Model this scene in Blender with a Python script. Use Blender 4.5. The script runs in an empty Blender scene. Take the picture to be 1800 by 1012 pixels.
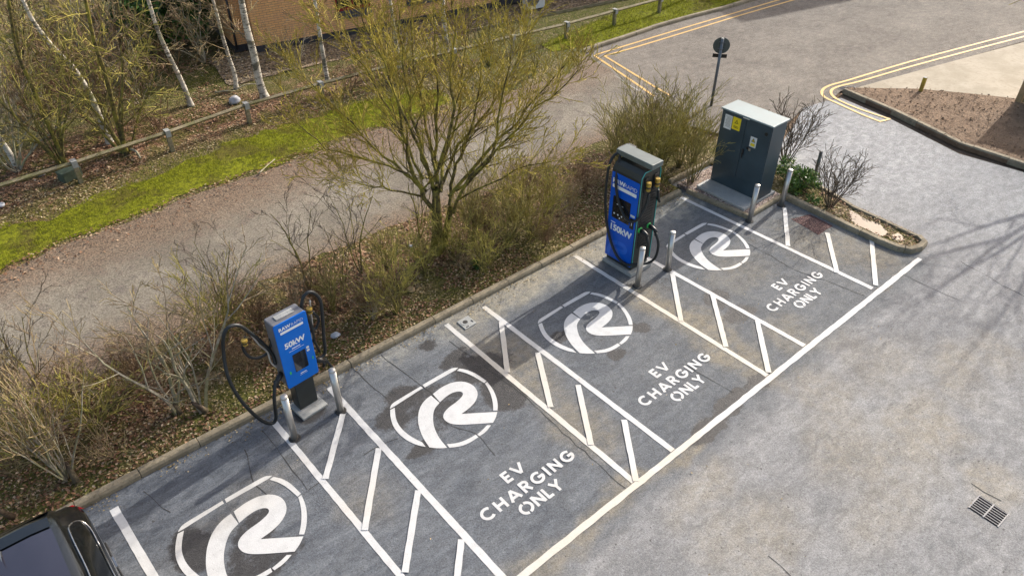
import bpy, bmesh, math, random
import numpy as np
from mathutils import Vector, Matrix, noise
R = math.radians
random.seed(7)
scene = bpy.context.scene
C = scene.collection

# ------------------------------------------------------------------ camera
CAMH = 9.2; F = 1302.158; PITCH = 0.6572; YAW = 0.71286
cam = bpy.data.objects.new('camera', bpy.data.cameras.new('camera')); C.objects.link(cam)
cam.location = (0, 0, CAMH)
cam.rotation_euler = (math.pi/2 - PITCH, 0, -YAW)
cam.data.sensor_width = 36; cam.data.lens = F/1800*36
cam.data.clip_end = 600
scene.camera = cam

# ------------------------------------------------------------------ light
SUN_AZ, SUN_EL = R(6.5), R(29.5)          # azimuth from +X towards +Y
world = bpy.data.worlds.new('World'); scene.world = world; world.use_nodes = True
wn = world.node_tree.nodes; wl = world.node_tree.links
bg = wn['Background']; sky = wn.new('ShaderNodeTexSky'); sky.sky_type = 'NISHITA'
sky.sun_disc = False; sky.sun_elevation = SUN_EL; sky.sun_rotation = math.pi/2 - SUN_AZ
sky.air_density = 1.0; sky.dust_density = 3.5; sky.ozone_density = 1.0
tint = wn.new('ShaderNodeMix'); tint.data_type = 'RGBA'; tint.blend_type = 'MULTIPLY'; tint.inputs[0].default_value = 1
wl.new(sky.outputs[0], tint.inputs[6]); tint.inputs[7].default_value = (1.0, .945, .88, 1)      # thin bright cloud, less blue
wl.new(tint.outputs[2], bg.inputs[0]); bg.inputs[1].default_value = 0.15
sl = bpy.data.lights.new('sun', 'SUN'); sl.energy = 2.7; sl.angle = R(0.6); sl.color = (1, .955, .89)
sun = bpy.data.objects.new('sun', sl); C.objects.link(sun)
sdir = Vector((math.cos(SUN_AZ)*math.cos(SUN_EL), math.sin(SUN_AZ)*math.cos(SUN_EL), math.sin(SUN_EL)))
sun.rotation_euler = sdir.to_track_quat('Z', 'Y').to_euler(); sun.location = (30, 5, 30)
vs = scene.view_settings
vs.view_transform = 'Standard'; vs.look = 'None'; vs.gamma = 1; vs.exposure = 1.02

# ------------------------------------------------------------------ survey: pixel of the photograph -> real point
cp, sp_, cy, sy = math.cos(PITCH), math.sin(PITCH), math.cos(YAW), math.sin(YAW)
FW = Vector((sy*cp, cy*cp, -sp_)); RT = Vector((cy, -sy, 0)); UP = RT.cross(FW)
FH = Vector((sy, cy, 0))
CAM = Vector((0, 0, CAMH))
def ray(px, py): return FW + RT*((px-900)/F) - UP*((py-506)/F)
def at(px, py, z=0.0):
    d = ray(px, py); t = (z-CAMH)/d.z; return CAM + d*t
def at_plane(px, py, n, p):
    d = ray(px, py); t = (Vector(p)-CAM).dot(n)/d.dot(n); return CAM + d*t
def at_depth(px, py, base, off=0.0):       # on the vertical plane facing the road through base, moved back by off
    return at_plane(px, py, FH, Vector(base)+FH*off)

# ------------------------------------------------------------------ helpers
def tag(o, label=None, cat=None, group=None, kind=None):
    if label: o['label'] = label
    if cat: o['category'] = cat
    if group: o['group'] = group
    if kind: o['kind'] = kind
    return o
def empty(name, loc=(0, 0, 0), rz=0):
    o = bpy.data.objects.new(name, None); C.objects.link(o); o.location = loc; o.rotation_euler = (0, 0, rz)
    o.empty_display_size = .2
    return o
class MB:
    def __init__(s): s.v = []; s.f = []; s.mi = []
    def add(s, vs, fs, mi=0):
        b = len(s.v); s.v += [tuple(v) for v in vs]; s.f += [tuple(b+i for i in f) for f in fs]; s.mi += [mi]*len(fs)
    def box(s, x0, x1, y0, y1, z0, z1, mi=0, M=None):
        vs = [Vector((x, y, z)) for z in (z0, z1) for y in (y0, y1) for x in (x0, x1)]
        if M is not None: vs = [M @ v for v in vs]
        s.add(vs, [(0, 2, 3, 1), (4, 5, 7, 6), (0, 1, 5, 4), (2, 6, 7, 3), (0, 4, 6, 2), (1, 3, 7, 5)], mi); return s
    def prism(s, poly, z0, z1, mi=0, bottom=True):
        if poly_area(poly) < 0: poly = poly[::-1]
        n = len(poly); vs = [(p[0], p[1], z0) for p in poly]+[(p[0], p[1], z1) for p in poly]
        fs = [tuple(range(n, 2*n))]
        if bottom: fs.append(tuple(range(n-1, -1, -1)))
        fs += [(i, (i+1) % n, n+(i+1) % n, n+i) for i in range(n)]
        s.add(vs, fs, mi); return s
    def sheet(s, poly, z, mi=0):
        if poly_area(poly) < 0: poly = poly[::-1]
        s.add([(p[0], p[1], z) for p in poly], [tuple(range(len(poly)))], mi); return s
    def tube(s, pts, rad, n=6, mi=0, cap=True):
        pts = [Vector(p) for p in pts]; m = len(pts)
        if not hasattr(rad, '__len__'): rad = [rad]*m
        vs = []; prev = None
        for i, p in enumerate(pts):
            t = (pts[min(i+1, m-1)]-pts[max(i-1, 0)])
            if t.length < 1e-9: t = Vector((0, 0, 1))
            t.normalize()
            if prev is None:
                a = Vector((0, 0, 1)) if abs(t.z) < .9 else Vector((1, 0, 0)); u = t.cross(a).normalized()
            else:
                u = prev - t*prev.dot(t)
                u = u.normalized() if u.length > 1e-6 else t.orthogonal().normalized()
            prev = u; w = t.cross(u)
            for k in range(n):
                a = 2*math.pi*k/n; vs.append(p+(u*math.cos(a)+w*math.sin(a))*rad[i])
        fs = []
        for i in range(m-1):
            for k in range(n):
                k2 = (k+1) % n; fs.append((i*n+k, i*n+k2, (i+1)*n+k2, (i+1)*n+k))
        if cap: fs += [tuple(range(n-1, -1, -1)), tuple((m-1)*n+k for k in range(n))]
        s.add(vs, fs, mi); return s
    def build(s, name, mats, parent=None, smooth=False, bevel=0, segs=2):
        me = bpy.data.meshes.new(name); me.from_pydata(s.v, [], s.f)
        if not isinstance(mats, (list, tuple)): mats = [mats]
        for m in mats: me.materials.append(m)
        if len(mats) > 1: me.polygons.foreach_set('material_index', s.mi)
        if smooth: me.polygons.foreach_set('use_smooth', [True]*len(me.polygons))
        me.update()
        o = bpy.data.objects.new(name, me); C.objects.link(o)
        if parent: o.parent = parent
        if bevel:
            b = o.modifiers.new('bevel', 'BEVEL'); b.width = bevel; b.segments = segs; b.limit_method = 'ANGLE'; b.angle_limit = R(35)
        return o
def poly_area(p):
    return sum(p[i][0]*p[(i+1) % len(p)][1]-p[(i+1) % len(p)][0]*p[i][1] for i in range(len(p)))/2
def catmull(pts, k=6):
    P = [Vector(p) for p in pts]; P = [P[0]*2-P[1]]+P+[P[-1]*2-P[-2]]; out = []
    for i in range(1, len(P)-2):
        for j in range(k):
            t = j/k; a, b, c, d = P[i-1], P[i], P[i+1], P[i+2]
            out.append(.5*((2*b)+(c-a)*t+(2*a-5*b+4*c-d)*t*t+(3*b-a-3*c+d)*t**3))
    out.append(P[-2]); return out
def rough_line(pts, step=.25, amp=.05, closed=True):
    out = []; n = len(pts)
    for i in range(n if closed else n-1):
        a, b = Vector(pts[i]), Vector(pts[(i+1) % n]); L = (b-a).length; k = max(1, int(L/step))
        for j in range(k):
            p = a.lerp(b, j/k); q = noise.noise_vector(Vector((p.x*1.3, p.y*1.3, 3)))*amp*1.6+noise.noise_vector(Vector((p.x*6, p.y*6, 9)))*amp
            out.append((p.x+q.x, p.y+q.y))
    if not closed: out.append((pts[-1][0], pts[-1][1]))
    return out
def P2(*pp, z=0.0): return [tuple(at(x, y, z)[:2]) for x, y in pp]

# ------------------------------------------------------------------ materials
def nd(nt, t, ins=None, **kw):
    n = nt.nodes.new('ShaderNode'+t)
    for k, v in kw.items(): setattr(n, k, v)
    for k, v in (ins or {}).items():
        if isinstance(v, bpy.types.NodeSocket): nt.links.new(v, n.inputs[k])
        else: n.inputs[k].default_value = v
    return n
def newmat(name):
    m = bpy.data.materials.new(name); m.use_nodes = True
    nt = m.node_tree; return m, nt, nt.nodes['Principled BSDF']
def col(c): return (c[0], c[1], c[2], 1)
def ramp(nt, fac, stops, interp='LINEAR'):
    r = nt.nodes.new('ShaderNodeValToRGB'); r.color_ramp.interpolation = interp
    e = r.color_ramp.elements
    while len(e) < len(stops): e.new(.5)
    for el, (p, c) in zip(e, stops):
        el.position = p; el.color = col(c) if hasattr(c, '__len__') else (c, c, c, 1)
    nt.links.new(fac, r.inputs[0]); return r.outputs[0]
def mixc(nt, fac, a, b, mode='MIX'):
    n = nt.nodes.new('ShaderNodeMix'); n.data_type = 'RGBA'; n.blend_type = mode
    for i, v in ((0, fac), (6, a), (7, b)):
        if isinstance(v, bpy.types.NodeSocket): nt.links.new(v, n.inputs[i])
        elif i == 0: n.inputs[0].default_value = v
        else: n.inputs[i].default_value = col(v)
    return n.outputs[2]
def math_(nt, op, a, b=None, clamp=False):
    n = nt.nodes.new('ShaderNodeMath'); n.operation = op; n.use_clamp = clamp
    for i, v in ((0, a), (1, b)):
        if v is None: continue
        if isinstance(v, bpy.types.NodeSocket): nt.links.new(v, n.inputs[i])
        else: n.inputs[i].default_value = v
    return n.outputs[0]
def mapr(nt, v, a, b, c=0, d=1):
    n = nt.nodes.new('ShaderNodeMapRange'); n.interpolation_type = 'SMOOTHSTEP'
    nt.links.new(v, n.inputs[0])
    for i, x in zip((1, 2, 3, 4), (a, b, c, d)): n.inputs[i].default_value = x
    return n.outputs[0]
def noi(nt, vec, scale, detail=4, rough=.55, dist=0, out=0):
    n = nd(nt, 'TexNoise', {'Vector': vec, 'Scale': scale, 'Detail': detail, 'Roughness': rough, 'Distortion': dist}); return n.outputs[out]
def vor(nt, vec, scale, feature='F1', out='Distance', rnd=1):
    n = nd(nt, 'TexVoronoi', {'Vector': vec, 'Scale': scale, 'Randomness': rnd}, feature=feature); return n.outputs[out]
def stretch(nt, vec, rz, sc):
    n = nd(nt, 'Mapping', {'Vector': vec}); n.inputs['Rotation'].default_value = (0, 0, rz); n.inputs['Scale'].default_value = sc
    return n.outputs[0]
def bumpn(nt, h, strength, dist=.01):
    return nd(nt, 'Bump', {'Height': h, 'Strength': strength, 'Distance': dist}).outputs[0]
def blobs(nt, pos, items, edge=.35, warp=.5, wscale=1.6):
    """irregular patches: items of (x, y, rx, ry, rot, weight)"""
    w = nd(nt, 'TexNoise', {'Vector': pos, 'Scale': wscale, 'Detail': 6, 'Roughness': .68})
    off = nd(nt, 'VectorMath', {0: w.outputs['Color'], 1: (.5, .5, .5)}, operation='SUBTRACT').outputs[0]
    off = nd(nt, 'VectorMath', {0: off, 1: (warp*2, warp*2, 0)}, operation='MULTIPLY').outputs[0]
    p = nd(nt, 'VectorMath', {0: pos, 1: off}, operation='ADD').outputs[0]
    acc = None
    for (x, y, rx, ry, rot, wt) in items:
        a = nd(nt, 'VectorMath', {0: p, 1: (x, y, 0)}, operation='SUBTRACT').outputs[0]
        m = nd(nt, 'Mapping', {'Vector': a}, vector_type='POINT')
        m.inputs['Rotation'].default_value = (0, 0, -rot); m.inputs['Scale'].default_value = (1/rx, 1/ry, 0)
        L = nd(nt, 'VectorMath', {0: m.outputs[0]}, operation='LENGTH').outputs['Value']
        v = mapr(nt, L, 1-edge, 1+edge, wt, 0)
        acc = v if acc is None else math_(nt, 'MAXIMUM', acc, v)
    return acc
def pb(px, py, rx, ry, rot=0, w=1, z=0):
    p = at(px, py, z); return (p.x, p.y, rx, ry, rot, w)
def posn(nt): return nd(nt, 'NewGeometry').outputs['Position']

DIRT = [pb(900, 640, .55, 1.1, 0, .75), pb(1010, 740, .4, .9, 0, .6), pb(1180, 545, .35, 1.2, 0, .9), pb(1290, 620, .35, 1.0, 0, .8),
        pb(1235, 575, .5, 1.2, 0, .6), pb(1400, 590, .5, .5, 0, .5), pb(960, 470, 1.6, .45, .0, .8), pb(880, 530, 1.2, .35, 0, .6),
        pb(1450, 425, .8, .9, 0, .6), pb(1540, 450, .5, .6, 0, .7), pb(1200, 790, .8, .16, 0, .8), pb(1120, 850, .35, .25, 0, .9),
        pb(1020, 930, 1.3, .25, 0, .7), pb(1060, 440, .6, .5, 0, .5), pb(1290, 480, .8, .6, 0, .35), pb(760, 560, .7, .3, 0, .35),
        pb(640, 880, .4, .4, 0, .35), pb(430, 880, 1.2, .3, .2, .3)]
AISLE_DIRT = [pb(1500, 790, .8, .7, 0, .5), pb(1620, 760, .9, .5, .3, .6), pb(1450, 700, .7, .5, 0, .45), pb(1330, 930, .8, .5, 0, .5),
        pb(1690, 650, .8, .5, .4, .5), pb(1240, 860, .7, .3, 0, .5), pb(1740, 860, .5, .35, 0, .6), pb(1560, 880, 1.1, .5, 0, .4),
        pb(1560, 640, .9, .5, 0, .4), pb(1500, 620, .5, .6, 0, .3), pb(1760, 620, .5, .5, 0, .4), pb(1300, 980, .5, .5, 0, .4)]
WET = [pb(712, 700, .38, .32, 0, .9), pb(690, 735, .3, .3, 0, .8), pb(845, 650, .55, .34, -.3, 1), pb(885, 690, .38, .5, 0, 1), pb(800, 632, .4, .2, .3, .7),
       pb(745, 785, .35, .17, 0, .8), pb(775, 715, .62, .62, 0, .6), pb(1122, 575, .2, .2, 0, .8), pb(1085, 622, .2, .12, 0, .8),
       pb(1045, 590, .3, .3, 0, .4), pb(985, 592, .2, .16, 0, 1), pb(335, 965, .32, .42, 0, .9), pb(450, 985, .5, .4, 0, .7), pb(450, 935, .5, .3, .5, .7),
       pb(500, 965, .3, .25, 0, .6), pb(1300, 552, .5, .25, -.2, .75), pb(1262, 525, .35, .35, 0, .7), pb(1290, 705, .55, .2, 0, .95),
       pb(1245, 755, .5, .2, 0, .95), pb(1330, 670, .3, .2, 0, .7), pb(545, 722, .3, .3, 0, 1), pb(1175, 500, .3, .4, 0, .4), pb(1400, 500, .3, .8, 0, .3),
       pb(755, 610, .18, .14, 0, .8), pb(1330, 420, .5, .3, 0, .4), pb(1550, 505, .4, .12, -.3, .6), pb(870, 640, .5, .35, 0, .5), pb(230, 900, .6, .3, 0, .3)]

def asphalt(name, dark, light, warm, kind):
    m, nt, b = newmat(name); pos = posn(nt)
    n1 = noi(nt, pos, .55, 8, .66, .3); n2 = noi(nt, pos, 4.5, 8, .74, .2); n3 = noi(nt, pos, 38, 5, .82)
    st = noi(nt, stretch(nt, pos, R(-12 if kind == 'park' else -4), (.8, 3, 1)), 1.3, 8, .72, .6)
    base = mixc(nt, mapr(nt, n1, .3, .7), dark, light)
    base = mixc(nt, math_(nt, 'MULTIPLY', mapr(nt, n2, .42, .72), .55), base, warm)
    base = mixc(nt, math_(nt, 'MULTIPLY', mapr(nt, st, .38, .7), .45), base, light)
    if kind == 'park':
        # worn, paler aisle beyond the bay line and on the access lane
        sx = nd(nt, 'SeparateXYZ', {0: pos})
        w = nd(nt, 'TexNoise', {'Vector': pos, 'Scale': 1.1, 'Detail': 5}).outputs[0]
        wy = math_(nt, 'ADD', sx.outputs[1], math_(nt, 'MULTIPLY', math_(nt, 'SUBTRACT', w, .5), .8))
        wx = math_(nt, 'ADD', sx.outputs[0], math_(nt, 'MULTIPLY', math_(nt, 'SUBTRACT', w, .5), 1.4))
        ais = math_(nt, 'MAXIMUM', mapr(nt, wy, 4.15, 3.5), mapr(nt, wx, 15.0, 15.8))
        c2 = mixc(nt, mapr(nt, n1, .32, .66), (.192, .192, .192), (.270, .267, .262))
        c2 = mixc(nt, math_(nt, 'MULTIPLY', mapr(nt, n2, .42, .75), .6), c2, (.150, .153, .162))
        c2 = mixc(nt, math_(nt, 'MULTIPLY', mapr(nt, st, .42, .72), .5), c2, (.295, .292, .285))
        base = mixc(nt, ais, base, c2)
        lane = blobs(nt, pos, [(18.3, 8.2, 2.6, 3.4, -.5, .9), (18.6, 5, 2.2, 2.5, 0, .55), (20.4, 9.4, 1.6, 2, 0, .6)], .5, .8, 1.0)
        base = mixc(nt, lane, base, mixc(nt, mapr(nt, n2, .35, .65), (.235, .240, .246), (.355, .357, .355)))
        fade = mapr(nt, sx.outputs[0], -2, 16, 1, 0)    # older, bluer surfacing at the left end
        base = mixc(nt, math_(nt, 'MULTIPLY', fade, math_(nt, 'SUBTRACT', 1.0, ais)), base, mixc(nt, mapr(nt, st, .35, .65), (.088, .098, .114), (.146, .157, .172)))
        # sandy silt washed against the kerb
        silt = nd(nt, 'Attribute', attribute_name='kerb_silt').outputs['Fac']
        base = mixc(nt, math_(nt, 'MULTIPLY', silt, mapr(nt, n2, .3, .62)), base, (.36, .345, .29))
        d = math_(nt, 'MULTIPLY', nd(nt, 'Attribute', attribute_name='silt_stain').outputs['Fac'], mapr(nt, n2, .3, .62, .25, 1))
        base = mixc(nt, math_(nt, 'MULTIPLY', d, .58), base, (.33, .27, .165))
        da = nd(nt, 'Attribute', attribute_name='damp_stain').outputs['Fac']
        wn2 = noi(nt, pos, 7, 8, .78)
        wt = math_(nt, 'MULTIPLY', mapr(nt, math_(nt, 'ADD', da, math_(nt, 'MULTIPLY', math_(nt, 'SUBTRACT', wn2, .5), 1.9)), .28, .66), mapr(nt, da, 0, .5, 0, .95))
        base = mixc(nt, wt, base, (.040, .038, .038))
        rough = mapr(nt, wt, 0, 1, .88, .62)
        nt.links.new(rough, b.inputs['Roughness'])
    else:
        b.inputs['Roughness'].default_value = .9
    vein = nd(nt, 'TexNoise', {'Vector': stretch(nt, pos, R(-20), (1, 1.8, 1)), 'Scale': 3.2, 'Detail': 9, 'Roughness': .74, 'Distortion': .7}).outputs[0]
    vein2 = nd(nt, 'TexNoise', {'Vector': stretch(nt, pos, R(35), (1, 1.6, 1)), 'Scale': 11.0, 'Detail': 6, 'Roughness': .8, 'Distortion': .4}).outputs[0]
    base = mixc(nt, 1.0, base, mapr(nt, vein, .36, .64, .84, 1.14), 'MULTIPLY'); base = mixc(nt, 1.0, base, mapr(nt, vein2, .36, .64, .90, 1.09), 'MULTIPLY')
    hair = math_(nt, 'ABSOLUTE', math_(nt, 'SUBTRACT', vein, .5)); hm = mapr(nt, noi(nt, pos, .9, 4), .52, .62)
    base = mixc(nt, math_(nt, 'MULTIPLY', math_(nt, 'MULTIPLY', mapr(nt, hair, .0, .006, 1, 0), hm), .45), base, (.06, .058, .055))
    grain = mapr(nt, n3, .34, .66, .74, 1.22) if kind == 'park' else mapr(nt, n3, .36, .64, .58, 1.36)
    base = mixc(nt, 1.0, base, grain, 'MULTIPLY')
    pit = mapr(nt, vor(nt, pos, 21), .03, .22, .40, 1)
    pm = mapr(nt, noi(nt, pos, 1.7, 6, .75), .40, .62)
    base = mixc(nt, math_(nt, 'MULTIPLY', pm, .75), base, mixc(nt, 1.0, base, pit, 'MULTIPLY'))
    chip = mapr(nt, vor(nt, pos, 13.0), .10, .19, 1, 0)
    base = mixc(nt, math_(nt, 'MULTIPLY', chip, mapr(nt, noi(nt, pos, 2.6, 7, .78), .44, .60, 0, .8)), base, (.055, .052, .050))
    # scattered grit and oil specks
    sp = mapr(nt, vor(nt, nd(nt, 'VectorMath', {0: pos, 1: nd(nt, 'VectorMath', {0: nd(nt, 'TexNoise', {'Vector': pos, 'Scale': 30.0, 'Detail': 2}).outputs['Color'], 1: (.05, .05, .0)}, operation='MULTIPLY').outputs[0]}, operation='ADD').outputs[0], 6.5), .08, .13, 1, 0)
    sp = math_(nt, 'MULTIPLY', sp, mapr(nt, noi(nt, pos, 1.9, 5, .7), .50, .60))
    base = mixc(nt, math_(nt, 'MULTIPLY', sp, .7), base, (.05, .045, .04))
    nt.links.new(base, b.inputs['Base Color'])
    h = math_(nt, 'ADD', math_(nt, 'MULTIPLY', vein2, 1.6), math_(nt, 'MULTIPLY', n3, .8)); h = math_(nt, 'ADD', h, math_(nt, 'ADD', math_(nt, 'MULTIPLY', n2, 1.4), math_(nt, 'MULTIPLY', noi(nt, pos, 24, 5, .7), 1.3)))
    nt.links.new(bumpn(nt, h, .42, .02), b.inputs['Normal'])
    b.inputs['Specular IOR Level'].default_value = .35
    return m
def paint(name, c, dirt=True, wear=.5):
    m, nt, b = newmat(name); pos = posn(nt)
    n = noi(nt, pos, 6, 6, .65); f = noi(nt, pos, 60, 3, .7)
    base = mixc(nt, mapr(nt, n, .4, .75), c, [x*.86 for x in c])
    if dirt:
        d = blobs(nt, pos, DIRT, .6, .4, 1.5)
        base = mixc(nt, math_(nt, 'MULTIPLY', d, .42), base, (.60, .46, .24))
    sp = math_(nt, 'MULTIPLY', mapr(nt, noi(nt, pos, 38, 4, .75), .60, .70), mapr(nt, n, .35, .7, .3, 1))
    base = mixc(nt, math_(nt, 'MULTIPLY', sp, wear), base, (.16, .16, .16))
    nt.links.new(base, b.inputs['Base Color']); b.inputs['Roughness'].default_value = .62
    nt.links.new(bumpn(nt, f, .4, .01), b.inputs['Normal']); return m
def simple(name, c, rough=.5, metal=0, var=.12, scale=8, bump=0, spec=.5, coat=0):
    m, nt, b = newmat(name); tc = nd(nt, 'TexCoord').outputs['Object']
    n = noi(nt, tc, scale, 5, .6)
    base = mixc(nt, mapr(nt, n, .3, .7), [x*(1-var) for x in c], [min(1, x*(1+var)) for x in c])
    nt.links.new(base, b.inputs['Base Color'])
    nt.links.new(mapr(nt, n, .3, .7, max(.02, rough-.07), min(1, rough+.07)), b.inputs['Roughness'])
    b.inputs['Metallic'].default_value = metal; b.inputs['Specular IOR Level'].default_value = spec; b.inputs['Coat Weight'].default_value = coat
    if bump: nt.links.new(bumpn(nt, noi(nt, tc, scale*6, 4, .7), bump, .01), b.inputs['Normal'])
    return m
def island(name, stops, rough=.8, trans=0, spec=.2):
    m, nt, b = newmat(name); r = nd(nt, 'NewGeometry').outputs['Random Per Island']
    nt.links.new(ramp(nt, r, stops), b.inputs['Base Color']); b.inputs['Roughness'].default_value = rough
    b.inputs['Specular IOR Level'].default_value = spec
    if trans:
        b.inputs['Subsurface Weight'].default_value = 0
        t = nd(nt, 'BsdfTranslucent'); nt.links.new(ramp(nt, r, stops), t.inputs[0])
        mx = nd(nt, 'MixShader', {0: trans}); nt.links.new(b.outputs[0], mx.inputs[1]); nt.links.new(t.outputs[0], mx.inputs[2])
        nt.links.new(mx.outputs[0], nt.nodes['Material Output'].inputs[0])
    return m
def bark(name, a, b_, c=None, scale=9, amt=.5):
    m, nt, b = newmat(name); pos = posn(nt)
    n = noi(nt, pos, scale, 5, .65); n2 = noi(nt, pos, 3, 4, .6)
    base = mixc(nt, mapr(nt, n, .38, .62), a, b_)
    if c: base = mixc(nt, math_(nt, 'MULTIPLY', mapr(nt, n2, .45, .6), amt), base, c)
    nt.links.new(base, b.inputs['Base Color']); b.inputs['Roughness'].default_value = .85; b.inputs['Specular IOR Level'].default_value = .2
    nt.links.new(bumpn(nt, n, .5, .02), b.inputs['Normal']); return m
def birch_mat():
    m, nt, b = newmat('birch_bark'); pos = posn(nt)
    st = noi(nt, stretch(nt, pos, 0, (5, 5, 22)), 1, 5, .7, .3)
    big = noi(nt, stretch(nt, pos, 0, (1, 1, 3)), 2.0, 4, .6, .5)
    base = mixc(nt, mapr(nt, noi(nt, pos, 3, 3), .4, .6), (.60, .55, .46), (.40, .36, .29))
    base = mixc(nt, mapr(nt, st, .55, .61), base, (.06, .05, .04))
    base = mixc(nt, math_(nt, 'MULTIPLY', mapr(nt, big, .53, .60), .9), base, (.10, .09, .06))
    base = mixc(nt, math_(nt, 'MULTIPLY', mapr(nt, noi(nt, pos, 1.3, 4), .5, .65), .5), base, (.28, .29, .12))
    nt.links.new(base, b.inputs['Base Color']); b.inputs['Roughness'].default_value = .8; return m
def litter_mat():
    """leaf-strewn soil with mossy patches"""
    m, nt, b = newmat('leaf_strewn_soil'); pos = posn(nt)
    wv = nd(nt, 'VectorMath', {0: pos, 1: nd(nt, 'VectorMath', {0: nd(nt, 'TexNoise', {'Vector': pos, 'Scale': 14.0, 'Detail': 3}).outputs['Color'], 1: (.09, .09, .09)}, operation='MULTIPLY').outputs[0]}, operation='ADD').outputs[0]
    v1 = nd(nt, 'TexVoronoi', {'Vector': wv, 'Scale': 17.0}); v2 = nd(nt, 'TexVoronoi', {'Vector': wv, 'Scale': 31.0})
    s1 = nd(nt, 'SeparateColor', {0: v1.outputs['Color']}).outputs[0]; s2 = nd(nt, 'SeparateColor', {0: v2.outputs['Color']}).outputs[1]
    red = ramp(nt, s1, [(0, (.045, .026, .016)), (.3, (.11, .055, .032)), (.6, (.20, .100, .058)), (.85, (.30, .17, .105)), (1, (.42, .28, .19))])
    tan = ramp(nt, s2, [(0, (.045, .036, .016)), (.35, (.105, .083, .036)), (.65, (.19, .15, .068)), (.9, (.32, .25, .14)), (1, (.46, .38, .25))])
    big = noi(nt, pos, .45, 5, .6, .4)
    redmask = blobs(nt, pos, [(4.5, 11.3, 2.6, 1.2, 0, 1), (0.8, 11.0, 1.6, 1.0, 0, 1), (7.2, 11.6, 2.6, .9, 0, 1), (12, 11.6, 2, .45, 0, .8), (9.5, 11.3, 1.6, .7, 0, .7),
                              (3, 20.6, 4.5, 1.6, 0, 1), (6.5, 20.3, 2.5, 1.2, 0, .9), (8, 19.0, 1.6, 1.2, .2, .9), (1.0, 18.8, 3, .9, 0, .9), (-2, 20, 4, 3, 0, .8), (7.5, 18.6, 1.3, .7, .1, .95), (-.5, 16.2, 2, .5, .1, .7), (9, 20.6, 3, 1.0, 0, .7)], .5, .7, 1.4)
    base = mixc(nt, math_(nt, 'MULTIPLY', redmask, .9), tan, red)
    edge = mapr(nt, v1.outputs['Distance'], .0, .055, .55, 1)
    base = mixc(nt, 1.0, base, edge, 'MULTIPLY')
    mossc = mixc(nt, mapr(nt, noi(nt, pos, 22, 4, .7), .35, .7), (.045, .052, .010), (.13, .13, .022))
    mm = math_(nt, 'MULTIPLY', mapr(nt, noi(nt, pos, 1.3, 6, .7, .5), .44, .58), .7)
    pm = blobs(nt, pos, [(8.6, 9.6, 5, .5, 0, .8), (3.5, 18.6, 4.5, .6, .05, .7), (9.5, 18.9, 1.5, .6, .05, .8), (2.6, 9.7, 3.0, .45, 0, .9), (7.0, 24, 3.2, 1.5, 0, .95), (5.4, 22.6, 2, .8, 0, .7), (11, 22.3, 3, .9, -.1, .8), (17, 20.2, 6, 1.0, -.1, .9), (21, 19.3, 7, 2.2, -.05, 1), (-1, 24, 2, 2.5, 0, .7), (26, 18.8, 4, 1.2, 0, 1), (2, 23, 1.2, 1.2, 0, .6)], .5, .6, 1.6)
    mm = math_(nt, 'MAXIMUM', mm, math_(nt, 'MULTIPLY', pm, mapr(nt, noi(nt, pos, 7, 4, .7), .36, .56)))
    base = mixc(nt, mm, base, mossc)
    nt.links.new(base, b.inputs['Base Color']); b.inputs['Roughness'].default_value = .95; b.inputs['Specular IOR Level'].default_value = .15
    h = math_(nt, 'ADD', v1.outputs['Distance'], math_(nt, 'MULTIPLY', noi(nt, pos, 30, 4, .7), .6))
    nt.links.new(bumpn(nt, h, .9, .04), b.inputs['Normal']); return m
def moss_mat():
    m, nt, b = newmat('moss_turf'); pos = posn(nt)
    n1 = noi(nt, pos, .8, 6, .62, .5); n2 = noi(nt, pos, 9, 6, .72, .4); n3 = noi(nt, pos, 40, 4, .75)
    base = mixc(nt, mapr(nt, n2, .35, .65), (.090, .098, .006), (.28, .30, .012))
    base = mixc(nt, math_(nt, 'MULTIPLY', mapr(nt, n1, .50, .64), .85), base, mixc(nt, mapr(nt, n2, .4, .6), (.08, .058, .016), (.15, .13, .025)))
    base = mixc(nt, math_(nt, 'MULTIPLY', mapr(nt, n3, .48, .66), .7), base, (.05, .048, .012))
    sy_ = nd(nt, 'SeparateXYZ', {0: pos}).outputs[1]
    far = mapr(nt, math_(nt, 'ADD', sy_, math_(nt, 'MULTIPLY', n1, 1.6)), 58.3, 59.2)
    base = mixc(nt, math_(nt, 'MULTIPLY', far, .85), base, mixc(nt, mapr(nt, n3, .4, .65), (.05, .042, .018), (.17, .14, .075)))
    nt.links.new(base, b.inputs['Base Color']); b.inputs['Roughness'].default_value = .95; b.inputs['Specular IOR Level'].default_value = .15
    nt.links.new(bumpn(nt, math_(nt, 'ADD', n2, n3), .9, .06), b.inputs['Normal']); return m
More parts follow.
